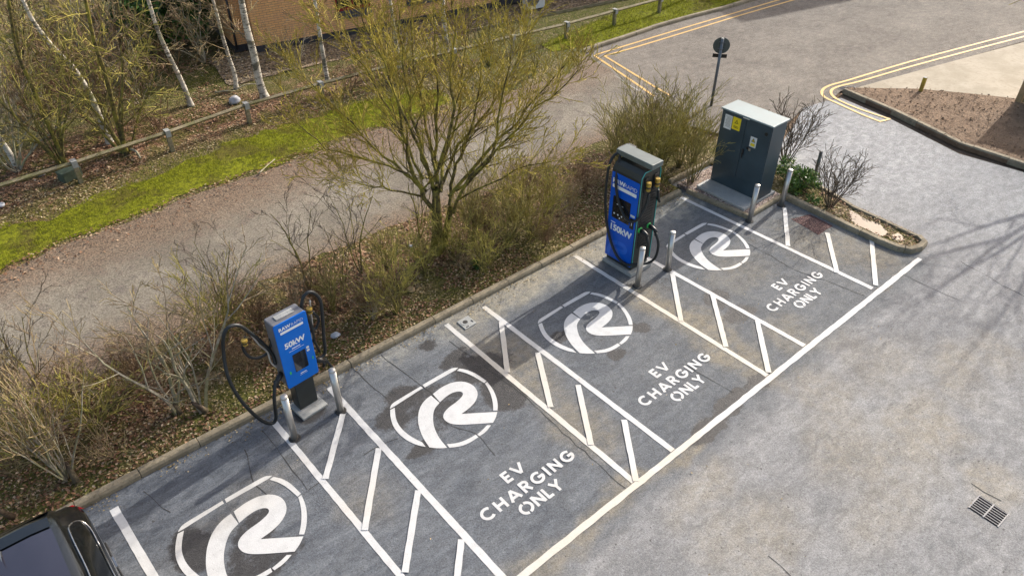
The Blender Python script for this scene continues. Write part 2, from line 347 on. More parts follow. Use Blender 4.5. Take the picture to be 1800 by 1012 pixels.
def path_mat():
    m, nt, b = newmat('old_path_tarmac'); pos = posn(nt)
    n1 = noi(nt, pos, .5, 7, .62, .4); n2 = noi(nt, pos, 3.5, 7, .68, .3); n3 = noi(nt, pos, 26, 6, .82)
    base = mixc(nt, mapr(nt, n1, .35, .65), (.150, .130, .098), (.235, .207, .160))
    base = mixc(nt, mapr(nt, n2, .48, .66), base, (.145, .122, .10))
    sy_ = nd(nt, 'SeparateXYZ', {0: pos}).outputs[1]
    wob = math_(nt, 'ADD', sy_, math_(nt, 'MULTIPLY', n2, 1.8))
    ed = math_(nt, 'MAXIMUM', mapr(nt, wob, 15.2, 17.0), mapr(nt, wob, 14.3, 13.2))
    base = mixc(nt, math_(nt, 'MULTIPLY', ed, .85), base, mixc(nt, mapr(nt, n3, .4, .6), (.085, .055, .033), (.20, .135, .085)))
    base = mixc(nt, 1.0, base, mapr(nt, n3, .34, .66, .50, 1.4), 'MULTIPLY')
    nt.links.new(base, b.inputs['Base Color']); b.inputs['Roughness'].default_value = .92
    nt.links.new(bumpn(nt, math_(nt, 'ADD', n3, n2), .7, .03), b.inputs['Normal']); return m
def soil_mat():
    m, nt, b = newmat('bare_soil'); pos = posn(nt)
    n1 = noi(nt, pos, 1.4, 7, .68, .4); n2 = noi(nt, pos, 12, 7, .75, .3)
    base = mixc(nt, mapr(nt, n1, .35, .65), (.165, .105, .062), (.26, .175, .11))
    base = mixc(nt, mapr(nt, n2, .55, .72), base, (.085, .055, .033))
    base = mixc(nt, mapr(nt, noi(nt, pos, 5, 4, .7), .60, .72), base, (.32, .23, .15))
    nt.links.new(base, b.inputs['Base Color']); b.inputs['Roughness'].default_value = .96
    nt.links.new(bumpn(nt, math_(nt, 'ADD', n1, n2), 1, .08), b.inputs['Normal']); return m
def concrete(name, a, b_, scale=3, stain=(.2, .19, .14), joints=0):
    m, nt, b = newmat(name); pos = posn(nt)
    n1 = noi(nt, pos, scale, 7, .68, .3); n2 = noi(nt, pos, scale*9, 5, .72)
    base = mixc(nt, mapr(nt, n1, .35, .65), a, b_)
    base = mixc(nt, math_(nt, 'MULTIPLY', mapr(nt, n2, .5, .68), .6), base, stain)
    nt.links.new(base, b.inputs['Base Color']); b.inputs['Roughness'].default_value = .9
    nt.links.new(bumpn(nt, n2, .5, .015), b.inputs['Normal']); return m
def gravel_mat(name, stops, scale=32):
    m, nt, b = newmat(name); pos = posn(nt)
    v = nd(nt, 'TexVoronoi', {'Vector': pos, 'Scale': float(scale)}); s = nd(nt, 'SeparateColor', {0: v.outputs['Color']}).outputs[0]
    base = ramp(nt, s, stops); base = mixc(nt, 1.0, base, mapr(nt, v.outputs['Distance'], .9, .35, .35, 1), 'MULTIPLY')
    nt.links.new(base, b.inputs['Base Color']); b.inputs['Roughness'].default_value = .85
    nt.links.new(bumpn(nt, v.outputs['Distance'], .9, -.03), b.inputs['Normal']); return m
def brick_mat():
    m, nt, b = newmat('buff_brick'); tc = nd(nt, 'TexCoord').outputs['Object']
    sx = nd(nt, 'SeparateXYZ', {0: tc}); u = math_(nt, 'ADD', sx.outputs[0], sx.outputs[1])
    vec = nd(nt, 'CombineXYZ', {0: u, 1: sx.outputs[2]}).outputs[0]
    br = nd(nt, 'TexBrick', {'Vector': vec, 'Color1': col((.84, .48, .20)), 'Color2': col((.74, .40, .155)), 'Mortar': col((.34, .22, .13)), 'Scale': 1.0,
                             'Mortar Size': .008, 'Brick Width': .225, 'Row Height': .075, 'Bias': -.1})
    n = noi(nt, tc, 2.5, 6, .65)
    base = mixc(nt, mapr(nt, n, .35, .7, 0, .5), br.outputs[0], (.56, .31, .18))
    nt.links.new(base, b.inputs['Base Color']); b.inputs['Roughness'].default_value = .9
    nt.links.new(bumpn(nt, br.outputs['Fac'], .5, -.01), b.inputs['Normal']); return m
def steel_mat():
    m, nt, b = newmat('brushed_steel'); tc = nd(nt, 'TexCoord').outputs['Object']
    n = noi(nt, stretch(nt, tc, 0, (60, 60, 1.5)), 1, 4, .6); n2 = noi(nt, tc, 7, 5, .6)
    base = mixc(nt, n, (.42, .40, .37), (.66, .64, .60)); base = mixc(nt, mapr(nt, n2, .55, .75, 0, .35), base, (.30, .27, .22))
    nt.links.new(base, b.inputs['Base Color']); b.inputs['Metallic'].default_value = .85
    nt.links.new(mapr(nt, n, .3, .7, .30, .46), b.inputs['Roughness']); return m
def wood_mat(name, a, b_, moss=(.13, .13, .04)):
    m, nt, b = newmat(name); pos = posn(nt)
    n = noi(nt, stretch(nt, pos, 0, (2, 30, 30)), 1, 5, .7); n2 = noi(nt, pos, 3, 5, .65)
    base = mixc(nt, mapr(nt, n, .35, .65), a, b_); base = mixc(nt, mapr(nt, n2, .45, .62, 0, .7), base, moss)
    nt.links.new(base, b.inputs['Base Color']); b.inputs['Roughness'].default_value = .9
    nt.links.new(bumpn(nt, n, .5, .01), b.inputs['Normal']); return m

M = dict(
    park=asphalt('car_park_tarmac', (.096, .103, .111), (.148, .154, .158), (.178, .176, .162), 'park'),
    road=asphalt('road_tarmac', (.120, .104, .088), (.205, .182, .152), (.26, .22, .175), 'road'),
    white=paint('white_road_paint', (.55, .55, .54), True, .85), yellow=paint('yellow_road_paint', (.62, .38, .105), False, .8),
    litter=litter_mat(), moss=moss_mat(), path=path_mat(), soil=soil_mat(),
    kerb=concrete('kerb_concrete', (.20, .165, .11), (.30, .25, .17), 2.2, (.09, .078, .045)),
    slab=concrete('slab_concrete', (.30, .31, .30), (.38, .38, .36), 3, (.25, .24, .20)),
    apron=concrete('pale_apron_concrete', (.31, .265, .19), (.40, .345, .26), .9, (.25, .21, .15)),
    pad=concrete('new_pad_concrete', (.50, .50, .48), (.62, .62, .60), 5, (.40, .40, .38)),
    gravel=gravel_mat('pink_gravel', [(0, (.14, .10, .085)), (.4, (.28, .20, .17)), (.8, (.42, .33, .28)), (1, (.55, .48, .42))], 30),
    leafgravel=gravel_mat('leafy_gravel', [(0, (.11, .075, .04)), (.4, (.22, .155, .09)), (.8, (.32, .24, .15)), (1, (.42, .33, .24))], 14),
    brick=brick_mat(), steel=steel_mat(),
    plinth=simple('blue_black_brick', (.035, .035, .042), .6, var=.3, scale=5, bump=.3),
    blue=simple('gloss_blue_panel', (.001, .14, .58), .35, var=.06, scale=1.5, spec=.3),
    blue150=simple('royal_blue_panel', (.001, .092, .54), .38, var=.08, scale=1.5, spec=.3),
    blue_lt=simple('pale_blue_print', (.003, .125, .62), .38, var=.05),
    dgrey=simple('dark_grey_casing', (.022, .027, .026), .42, var=.2, scale=5), mgrey=simple('grey_casing_top', (.14, .14, .15), .5, var=.15),
    canopy=simple('grey_green_canopy', (.11, .135, .13), .45, var=.15, scale=4), black=simple('black_plastic', (.012, .012, .013), .4, var=.2),
    rubber=simple('black_rubber_cable', (.010, .013, .014), .48, var=.3, scale=12, bump=.2), screen=simple('dark_screen', (.012, .014, .018), .08, var=.1, spec=.8),
    print_w=simple('white_print', (.78, .80, .80), .5, var=.03), label_w=simple('white_label', (.66, .67, .65), .5, var=.06), label_y=simple('yellow_label', (.80, .62, .02), .5, var=.05),
    cabinet=simple('cabinet_paint', (.036, .060, .076), .38, var=.15, scale=2, coat=.1), cabtop=simple('cabinet_roof_paint', (.20, .26, .27), .42, var=.08, scale=3),
    teal=simple('teal_trim', (.05, .36, .33), .35), green=simple('green_glow_ring', (.05, .50, .10), .4), holster_y=simple('yellow_socket_liner', (.36, .23, .03), .5, var=.4, scale=20),
    signback=simple('sign_back_grey', (.085, .10, .10), .45, metal=.3, var=.15), pole=simple('sign_pole_grey', (.12, .135, .15), .45, metal=.4, var=.15),
    timber=wood_mat('weathered_rail_timber', (.17, .14, .08), (.30, .25, .16)), capw=simple('pale_post_top', (.30, .30, .28), .7, var=.15, scale=20),
    timber2=wood_mat('treated_timber', (.30, .20, .10), (.40, .28, .15), (.25, .18, .09)), postyel=wood_mat('lichen_yellow_post', (.26, .17, .03), (.36, .26, .05), (.45, .33, .04)),
    iron=simple('worn_iron_bars', (.13, .13, .14), .55, metal=.2, var=.25, scale=20), pit=simple('drain_pit_black', (.004, .004, .006), .9),
    maroon=gravel_mat('maroon_chippings', [(0, (.07, .035, .030)), (.5, (.145, .07, .062)), (1, (.24, .13, .115))], 45),
    carpaint=simple('black_car_paint', (.004, .005, .006), .16, var=.1, coat=.35, spec=.45), glass=simple('tinted_car_glass', (.004, .006, .006), .04, var=.05, spec=.9),
    roofglass=simple('panoramic_roof_glass', (.022, .021, .033), .06, var=.05, spec=1.0), chrome=simple('chrome_trim', (.35, .35, .34), .22, metal=.9), redlamp=simple('red_tail_lamp', (.35, .01, .008), .15),
    tyre=simple('tyre_rubber', (.012, .012, .012), .8), patch=asphalt('patch_tarmac', (.055, .056, .06), (.085, .086, .088), (.07, .07, .068), 'plain'),
    crack=simple('crack_dark', (.045, .043, .040), .95, var=.3, scale=30), water=simple('muddy_puddle_water', (.16, .13, .11), .10, var=.1, spec=.35),
    stone=simple('pale_stone', (.36, .36, .37), .8, var=.12, scale=10, bump=.4), bag=simple('white_plastic_litter', (.42, .43, .45), .5, var=.1), binbox=simple('green_grey_box', (.055, .075, .05), .6, var=.2),
    redframe=simple('dark_red_window_frame', (.20, .008, .012), .4), winglass=simple('dark_window_glass', (.02, .03, .02), .06, spec=.8), grille=simple('grey_vent_slats', (.10, .10, .12), .6),
    acw=simple('pale_ac_casing', (.62, .62, .58), .5, var=.06), rooft=simple('roof_tiles_brown', (.12, .07, .05), .8, var=.25),
    b_olive=bark('olive_lichen_bark', (.085, .070, .035), (.20, .175, .06), (.28, .25, .05), 12, .6), t_olive=bark('olive_twigs', (.17, .14, .050), (.32, .27, .07), (.42, .37, .08), 14, .8),
    b_yel=bark('yellow_lichen_bark', (.060, .047, .025), (.17, .14, .045), (.27, .24, .04), 12, .7), t_yel=bark('yellow_lichen_twigs', (.19, .14, .040), (.36, .285, .055), (.48, .40, .055), 12, .6),
    t_dull=bark('dull_olive_twigs', (.18, .145, .060), (.33, .28, .10), (.38, .33, .08), 12, .6), t_grey=bark('grey_fawn_twigs', (.16, .11, .070), (.30, .225, .135), (.33, .27, .10), 12, .5),
    t_dark=bark('dark_brown_twigs', (.055, .040, .028), (.12, .088, .062), (.17, .14, .08), 12, .4), t_red=bark('reddish_twigs', (.12, .070, .040), (.23, .145, .085), (.25, .20, .08), 12, .4),
    b_pale=bark('pale_grey_bark', (.22, .19, .14), (.38, .34, .26), (.28, .27, .12), 10, .6), birch=birch_mat(),
    leaves=island('dry_leaves', [(0, (.050, .026, .015)), (.3, (.12, .060, .032)), (.6, (.22, .112, .062)), (.85, (.33, .20, .12)), (1, (.48, .36, .24))], .75),
    leaves_tan=island('tan_leaves', [(0, (.08, .06, .025)), (.4, (.19, .14, .065)), (.75, (.34, .26, .13)), (1, (.52, .43, .27))], .75),
    leafgreen=island('green_leaves', [(0, (.03, .07, .012)), (.5, (.07, .15, .025)), (.85, (.13, .23, .04)), (1, (.24, .27, .05))], .45, .2, .4),
    laurel=island('dark_evergreen_leaves', [(0, (.030, .075, .015)), (.6, (.070, .16, .03)), (1, (.14, .25, .05))], .4, .15, .4),
    tuft=island('moss_tufts', [(0, (.08, .085, .006)), (.5, (.21, .225, .012)), (1, (.34, .35, .03))], .9, .25),
    tuft_dry=island('dry_tufts', [(0, (.10, .08, .02)), (.5, (.20, .17, .05)), (1, (.36, .30, .12))], .9, .2),
)
print('materials done')

# ------------------------------------------------------------------ setting
def struct(o, label=None): o['kind'] = 'structure'; return tag(o, label)
VZ = .10                                                             # verge stands a kerb's height above the tarmac
g = MB(); g.sheet([(-150, -150), (220, -150), (220, 220), (-150, 220)], -.06); struct(g.build('ground', M['soil']))
park_edge = P2((1413, 190), (1440, 181), (1462, 176), (1480, 170))
park_poly = [(-40, -30), (60, -30), (60, -8), (26, -6), (21.6, 3)]+P2((1800, 303), (1685, 270), (1567, 210), (1478, 172))+[park_edge[2], park_edge[1], park_edge[0]]+[(17.3, 9.0), (17.0, 9.7), (13.0, 9.7), (-40, 9.7)]
def masked_sheet(poly, x0, x1, y0, y1, st, masks, name, mat):
    """flat sheet with a fine grid where stains lie; each stain mask is stored as a named attribute"""
    from mathutils.geometry import delaunay_2d_cdt
    n = len(poly); rect = [(x0, y0), (x1, y0), (x1, y1), (x0, y1)]; pts = [Vector(p) for p in poly]+[Vector(p) for p in rect]
    ed = [(i, (i+1) % n) for i in range(n)]+[(n+i, n+(i+1) % 4) for i in range(4)]
    if poly_area(poly) < 0: loop_ = list(range(n))[::-1]
    else: loop_ = list(range(n))
    vo, eo, fo, *_ = delaunay_2d_cdt(pts, ed, [loop_], 1, 1e-5)
    V = [(v.x, v.y, 0) for v in vo]; Fc = []
    for f in fo:
        cx = sum(vo[i].x for i in f)/len(f); cy_ = sum(vo[i].y for i in f)/len(f)
        if not (x0 < cx < x1 and y0 < cy_ < y1): Fc.append(tuple(f))
    nx, ny = int((x1-x0)/st), int((y1-y0)/st); b = len(V)
    for j in range(ny+1):
        for i in range(nx+1): V.append((x0+(x1-x0)*i/nx, y0+(y1-y0)*j/ny, 0))
    for j in range(ny):
        for i in range(nx): a = b+j*(nx+1)+i; Fc.append((a, a+1, a+nx+2, a+nx+1))
    me = bpy.data.meshes.new(name); me.from_pydata(V, [], Fc); me.materials.append(M[mat]); me.update()
    A = np.array(V); W = np.array([tuple(noise.noise_vector(Vector((v[0]*1.5, v[1]*1.5, 0))))[:2] for v in V]); W2 = np.array([tuple(noise.noise_vector(Vector((v[0]*4.3, v[1]*4.3, 7))))[:2] for v in V])
    for nm, items, lo, hi, wp in masks:
        q = A[:, :2]+W*wp+W2*wp*.45; acc = np.zeros(len(V))
        for (x, y, rx, ry, rot, wt) in items:
            d = q-np.array([x, y]); c, s_ = math.cos(rot), math.sin(rot); L = np.hypot((d[:, 0]*c+d[:, 1]*s_)/rx, (-d[:, 0]*s_+d[:, 1]*c)/ry); t = np.clip((hi-L)/(hi-lo), 0, 1); acc = np.maximum(acc, t*t*(3-2*t)*wt)
        at_ = me.attributes.new(nm, 'FLOAT', 'POINT'); at_.data.foreach_set('value', acc.astype(np.float32))
    o = bpy.data.objects.new(name, me); C.objects.link(o); return o
park = struct(masked_sheet(park_poly, -3.0, 17.0, -2.5, 9.45, .08, [('silt_stain', DIRT+AISLE_DIRT, .45, 1.55, .30), ('damp_stain', WET, .55, 1.35, .10), ('kerb_silt', [(9, 9.0, 3.6, .55, 0, .75), (12.6, 8.95, 1.0, .5, 0, .8), (5.3, 9.0, 1.6, .25, 0, .5)], .5, 1.5, .2)], 'car_park', 'park'))
# road and path
kerb_far = P2((1028, 95), (1055, 84), (1096, 71), (1156, 50), (1215, 33), (1274, 18), (1300, 10))
kf2 = [(kerb_far[-1][0]+25, kerb_far[-1][1]-1.5)]
road_poly = kerb_far+kf2+[(60, 14), (60, 7.4)]+P2((1800, 73), (1700, 101), (1552, 142), (1501, 156), (1478, 160))+[park_edge[2], park_edge[1], park_edge[0]]+[(17.1, 9.3), (16.9, 10.0), (16.5, 11.4)]+P2((1150, 178), (1103, 150), (1030, 100))
g = MB(); g.sheet(road_poly, .004); struct(g.build('road', M['road']))
apron_poly = P2((1497, 157.5), (1552, 142), (1700, 101.5), (1800, 74.5))+[(60, 7.3), (60, -5), (26.5, 4.5)]+P2((1780, 178), (1700, 169), (1611, 161))
g = MB(); g.sheet(apron_poly, .012); struct(g.build('concrete_apron', M['apron']))
# verge: planted bed, woodland floor
verge_poly = [(-60, 9.25), (13.45, 9.25), (13.45, 9.62), (15.95, 9.62), (16.3, 10.3), (16.4, 11.6)]+P2((1150, 180), (1103, 152), (1028, 97))+kerb_far[1:]+kf2+[(60, 16), (60, 90), (-60, 90)]
def undulate(x, y): return VZ+.03*noise.noise(Vector((x*.5, y*.5, 0)))+.02*noise.noise(Vector((x*1.7, y*1.7, 5)))
def patch_mesh(poly, step, zf, name, mat, amp=.06):
    """a sheet filling a ragged outline, triangulated inside it"""
    from mathutils.geometry import delaunay_2d_cdt
    rl = rough_line(poly, step, amp) if step else list(poly)
    if poly_area(rl) < 0: rl = rl[::-1]
    n = len(rl); vo, eo, fo, *_ = delaunay_2d_cdt([Vector(p) for p in rl], [(i, (i+1) % n) for i in range(n)], [list(range(n))], 1, 1e-5)
    me = bpy.data.meshes.new(name); me.from_pydata([(v.x, v.y, zf(v.x, v.y)) for v in vo], [], [tuple(f) for f in fo]); me.materials.append(mat); me.update()
    o = bpy.data.objects.new(name, me); C.objects.link(o); return o
struct(patch_mesh(verge_poly, 1.5, lambda x, y: VZ-.04, 'verge', M['litter'], 0))
path_poly = [(-40, 11.9)]+P2((0, 735), (200, 650), (350, 575), (480, 490), (570, 450), (720, 390), (850, 345), (1000, 290), (1060, 250))+[(15.6, 11.9), (16.3, 11.7)]+P2((1150, 179), (1103, 151), (1030, 98))+P2((1000, 133), (820, 190), (640, 240), (500, 290), (340, 350), (200, 405), (100, 440), (0, 490))+[(-40, 15.9)]
struct(patch_mesh(path_poly, .3, lambda x, y: VZ-.032, 'footpath', M['path'], .12))
moss_poly = [(-14, 16.3)]+P2((0, 482), (120, 425), (210, 395), (330, 345), (480, 292), (560, 262), (640, 236), (780, 190))+P2((780, 160), (700, 172), (600, 192), (520, 218), (420, 250), (320, 288), (200, 342), (90, 388), (0, 408))+[(-14, 18.2)]
mp_ = moss_poly
struct(patch_mesh(moss_poly, .25, lambda x, y: VZ-.026, 'moss_lawn', M['moss'], .22))
grassR = [kerb_far[1], kerb_far[2], kerb_far[3], kerb_far[4], kerb_far[5], kerb_far[6], (kf2[0][0], kf2[0][1]), (40, 22), (24, 19.6), (19, 18.9), (17.6, 18.7), (17.5, 17.9)]
struct(patch_mesh([(x, y+.16) for x, y in grassR], .25, lambda x, y: VZ-.022, 'mossy_grass', M['moss'], .05))
gs = MB(); 
fr = Vector(at(453, 97)); wd = (at(900, 12)-fr).normalized(); wn_ = Vector((-wd.y, wd.x, 0))     # brick wall base line
def wl_(a, b): return tuple((fr+wd*a+wn_*b)[:2])
gs_poly = [wl_(-1.6, -2.4), wl_(4, -1.9), wl_(9, -1.75), wl_(14, -1.6), wl_(24, -1.5), wl_(24, .2), wl_(-1.6, .2)]
struct(patch_mesh(gs_poly, .3, lambda x, y: VZ-.018, 'gravel_strip', M['leafgravel'], .12))
# raised soil bed by the road
bed_kerb = P2((1480, 163), (1567, 201), (1685, 259), (1800, 297))
bed_kerb += [(bed_kerb[-1][0]+.0, bed_kerb[-1][1]-4)]
soil_poly = P2((1490, 159), (1611, 161), (1700, 169), (1782, 178))+[(25.9, 5.6), (26.5, -4)]+[(bed_kerb[-1][0], -2)]+bed_kerb[::-1][1:]
bm = bmesh.new(); rl = rough_line(soil_poly, .3, .02)
g = MB(); g.prism(soil_poly, -.03, .09); struct(g.build('soil_bed', M['soil']))
# peninsula planter
pen_out = P2((1384, 352), (1480, 400), (1540, 428), (1575, 442), (1600, 447), (1620, 442), (1629, 432), (1618, 420), (1560, 393), (1500, 366), (1452, 336))+[(16.25, 8.0), (16.35, 9.4)]
pen_out = [(15.04, 7.4)]+pen_out[1:]
g = MB(); g.prism([(15.1, 9.6), (15.1, 7.35)]+pen_out[1:]+[(16.3, 9.6)], -.02, .05); struct(g.build('planting_peninsula', M['litter']))

# kerbs -------------------------------------------------------------
def kerb_run(name, pts, w=.13, h=.115, unit=.92, z0=-.03, mat='kerb'):
    """kerbstones laid end to end along a line (left side of the line is the back)"""
    k = MB(); P = [Vector((p[0], p[1], 0)) for p in pts]; k_ = []
    seglen = [(P[i+1]-P[i]).length for i in range(len(P)-1)]; tot = sum(seglen)
    def pt(s_):
        for i, L in enumerate(seglen):
            if s_ <= L or i == len(seglen)-1: return P[i].lerp(P[i+1], min(1, s_/L)), (P[i+1]-P[i]).normalized()
            s_ -= L
    n = max(1, round(tot/unit))
    for i in range(n):
        a, b = i*tot/n+.004, (i+1)*tot/n-.004; cuts = [a]; acc = 0
        for L in seglen[:-1]:
            acc += L
            if a < acc-1e-3 and acc+1e-3 < b: cuts.append(acc)
        cuts.append(b); hj = random.uniform(-.006, .006); wj = random.uniform(-.005, .005)
        ring = []
        for c in cuts:
            p, d = pt(c)
            if c not in (a, b):
                d0 = pt(c-.01)[1]; d1 = pt(c+.01)[1]; d = (d0+d1).normalized()
            nrm = Vector((-d.y, d.x, 0)); ring.append((p+nrm*wj, nrm))
        vs_ = []
        for p, nrm in ring:
            for off, z in ((0, z0), (.0, h*.62+hj), (.022, h+hj), (w, h+hj), (w, z0)): vs_.append(p+nrm*off+Vector((0, 0, z)))
        fs = []
        m = len(ring)
        for j in range(m-1):
            for q in range(5):
                q2 = (q+1) % 5; fs.append((j*5+q, j*5+q2, (j+1)*5+q2, (j+1)*5+q)[::-1])
        fs += [tuple(range(5)), tuple((m-1)*5+q for q in range(4, -1, -1))]
        k.add(vs_, fs)
    return struct(k.build(name, M[mat], bevel=.006, segs=1))
kerb_run('kerb', [(-30, 9.12), (13.33, 9.12)])
kerb_run('kerb', [(13.47, 9.12), (13.60, 7.40), (14.98, 7.40)], .11, .10, 1.6)
kerb_run('kerb', [(15.02, 7.42)]+pen_out[1:4]+pen_out[4:8], .14, .12, .9)
kerb_run('kerb', pen_out[7:], .11, .10, .9)
kerb_run('kerb', kerb_far[0:]+kf2, .14, .125)
kerb_run('kerb', bed_kerb[::-1][1:][::-1] if False else bed_kerb, .15, .13)
kerb_run('kerb', P2((1150, 176), (1103, 148), (1030, 97)), .13, .02, 1.0, -.03, 'slab')
kerb_run('kerb', [(13.5, 9.60), (16.2, 9.6)], .1, .12, .9)

# painted markings ---------------------------------------------------
def stripe(a, b, w=.1, name='bay_line', mat='white', z=.005, parent=park, jit=.004):
    a, b = Vector((a[0], a[1])), Vector((b[0], b[1])); d = (b-a).normalized(); n = Vector((-d.y, d.x)); L = (b-a).length; k = max(2, int(L/.12))
    l, r = [], []
    for i in range(k+1):
        p = a+d*L*i/k; l.append(p+n*(w/2+random.uniform(-jit, jit))); r.append(p-n*(w/2+random.uniform(-jit, jit)))
    g = MB(); vs_ = [(p.x, p.y, z) for p in l+r]
    g.add(vs_, [(i, k+1+i, k+2+i, i+1) for i in range(k)]); return g.build(name, M[mat], parent)
def pline(p, q, w=.1, **kw): return stripe(at(*p), at(*q), w, **kw)
YB = 4.17
pline((200, 893), (275, 1022), .12)
stripe((-.09, 4.1), (-.08, 6.9), .12, z=.0052)
X = dict(A2=2.48, A3=3.53, B1=6.08, B2=6.97, C1=9.55, C2=10.74, D=13.26)
stripe((2.47, 8.83), (2.50, YB), .10); stripe((3.56, 8.96), (3.52, YB), .11)
stripe((6.10, 8.98), (6.05, YB), .10); stripe((6.98, 8.93), (6.97, YB), .10)
stripe((9.56, 9.0), (9.55, YB), .10); stripe((10.66, 8.95), (10.74, YB), .10); stripe((13.22, 9.05), (13.32, YB+.05), .10)
stripe((-6, YB-.03), (15.08, 4.08), .105, z=.009, jit=.006)
for hp in ([((603, 728), (572, 842)), ((666, 788), (641, 932)), ((735, 862), (712, 1006)), ((811, 948), (801, 1040))],
           [((881, 566), (892, 655)), ((945, 620), (968, 716)), ((1016, 677), (1039, 782)), ((1097, 738), (1118, 846))],
           [((1182, 482), (1197, 565)), ((1252, 518), (1276, 610)), ((1331, 564), (1351, 655))],
           [((1379, 366), (1385, 433)), ((1454, 410), (1471, 480)), ((1532, 423), (1539, 502))]):
    for p, q in hp: pline(p, q, .095, name='hatch_stripe', z=.0135)
def chaikin(pts, it=2):
    for _ in range(it):
        out = []; n = len(pts)
        for i in range(n):
            p, q = pts[i], pts[(i+1) % n]; pc, qc = len(p) > 2, len(q) > 2
            if pc: out.append(p)
            a = (p[0]*.75+q[0]*.25, p[1]*.75+q[1]*.25); b = (p[0]*.25+q[0]*.75, p[1]*.25+q[1]*.75)
            out.append(a); out.append(b)
        pts = [p if len(p) == 2 else p for p in out]
    return [(p[0], p[1]) for p in pts]
c_ = 1
LOGO = [
    [(135, 518, c_), (150, 482), (195, 450), (425, 313, c_), (444, 330, c_), (185, 497, c_), (138, 524, c_)],
    [(440, 301, c_), (700, 150), (735, 141), (775, 140, c_), (750, 163, c_), (462, 325, c_)],
    [(787, 148, c_), (860, 160), (945, 197), (1040, 264, c_), (1018, 284, c_), (930, 228), (850, 190), (762, 168, c_)],
    [(1046, 272, c_), (1103, 345), (1135, 425), (1146, 490), (1142, 540, c_), (1102, 540, c_), (1100, 470), (1082, 395), (1055, 335), (1025, 288, c_)],
    [(1082, 677, c_), (1040, 735), (975, 780, c_), (952, 765, c_), (1010, 715), (1043, 678, c_)],
    [(962, 790, c_), (880, 845), (790, 878), (692, 888, c_), (668, 855, c_), (770, 845), (860, 812), (940, 765, c_)],
    [(137, 535, c_), (140, 605), (165, 690), (220, 762), (300, 825), (390, 865), (470, 880, c_), (438, 838, c_), (375, 808), (300, 762), (230, 697), (190, 620), (180, 515, c_)],
    [(505, 885, c_), (440, 790), (405, 690), (396, 600), (415, 510), (465, 440), (520, 400, c_), (600, 468, c_), (550, 525), (537, 600), (545, 690), (590, 790), (670, 888, c_), (630, 893), (560, 892)],
    [(537, 386, c_), (620, 320), (720, 275), (825, 266), (915, 300), (962, 370), (945, 445), (890, 510), (805, 572, c_), (960, 563), (1140, 553, c_), (1128, 605), (1100, 655, c_), (960, 665), (780, 675), (690, 662), (635, 620), (635, 570), (680, 515), (760, 460), (812, 410), (822, 380), (800, 362), (760, 362), (710, 378), (655, 415), (604, 463, c_)]]
LOGO_W = []
for piece in LOGO:
    pp = [tuple(at(660+p[0]*.1878, 620+p[1]*.1877)[:2])+((1,) if len(p) > 2 else ()) for p in piece]
    LOGO_W.append(chaikin(pp, 2))
LC = (4.83, 7.25)
for dx, dy, k in ((-3.60, -.02, 1), (0, 0, 1), (3.365, .0, 1), (7.22, .05, 1)):
    g = MB()
    for pc in LOGO_W: g.sheet([(x+dx, y+dy) for x, y in pc], .006)
    g.build('bay_logo', M['white'], park)
# stencilled lettering, drawn with strokes of constant width
def arc(cx, cy_, rx, ry, a0, a1, n=14): return [(cx+rx*math.cos(R(a0+(a1-a0)*i/n)), cy_+ry*math.sin(R(a0+(a1-a0)*i/n))) for i in range(n+1)]
GL = {'E': (.52, [[(.08, 0), (.08, 1)], [(.0, .07), (.50, .07)], [(0, .5), (.46, .5)], [(0, .93), (.50, .93)]]),
      'V': (.84, [[(.06, 1.0), (.42, .04)], [(.42, .04), (.78, 1.0)]]),
      'C': (.90, [arc(.50, .5, .42, .44, 48, 312)]),
      'H': (.76, [[(.08, 0), (.08, 1)], [(.68, 0), (.68, 1)], [(.08, .5), (.68, .5)]]),
      'A': (.88, [[(.05, 0), (.44, .98)], [(.83, 0), (.44, .98)], [(.22, .28), (.66, .28)]]),
      'R': (.64, [[(.08, 0), (.08, 1)], [(.0, .93), (.34, .93)]+arc(.34, .71, .22, .22, 90, -90, 8)+[(.08, .49)], [(.30, .49), (.60, 0)]]),
      'G': (.94, [arc(.50, .5, .42, .44, 45, 350)+[(.92, .50)], [(.52, .48), (.98, .48)]]),
      'I': (.18, [[(.09, 0), (.09, 1)]]), 'N': (.78, [[(.08, 0), (.08, 1)], [(.08, .96), (.70, .04)], [(.70, 0), (.70, 1)]]),
      'O': (1.0, [arc(.50, .5, .42, .44, 98, 262), arc(.50, .5, .42, .44, -82, 82)]), 'L': (.50, [[(.08, 0), (.08, 1)], [(0, .07), (.48, .07)]]),
      'Y': (.76, [[(.04, 1), (.38, .48)], [(.72, 1), (.38, .48)], [(.38, .5), (.38, 0)]]), ' ': (.3, [])}
def stroke_text(g, txt, cx, y0, h, width, z, sw, xs=1.14):
    adv = [GL[ch][0]*xs for ch in txt]; gap = (width/h-sum(adv))/(max(1, len(txt)-1)); x = cx-width/2; zz = z
    for ch, a in zip(txt, adv):
        for st in GL[ch][1]:
            P = [Vector((x+p[0]*h*xs, y0+p[1]*h)) for p in st]; vs_ = []
            for i, p in enumerate(P):
                d = (P[min(i+1, len(P)-1)]-P[max(i-1, 0)]).normalized(); n = Vector((-d.y, d.x))*sw/2; vs_ += [(p.x+n.x, p.y+n.y, zz), (p.x-n.x, p.y-n.y, zz)]
            g.add(vs_, [(2*i, 2*i+1, 2*i+3, 2*i+2) for i in range(len(P)-1)]); zz += .00035
        x += (a+gap)*h
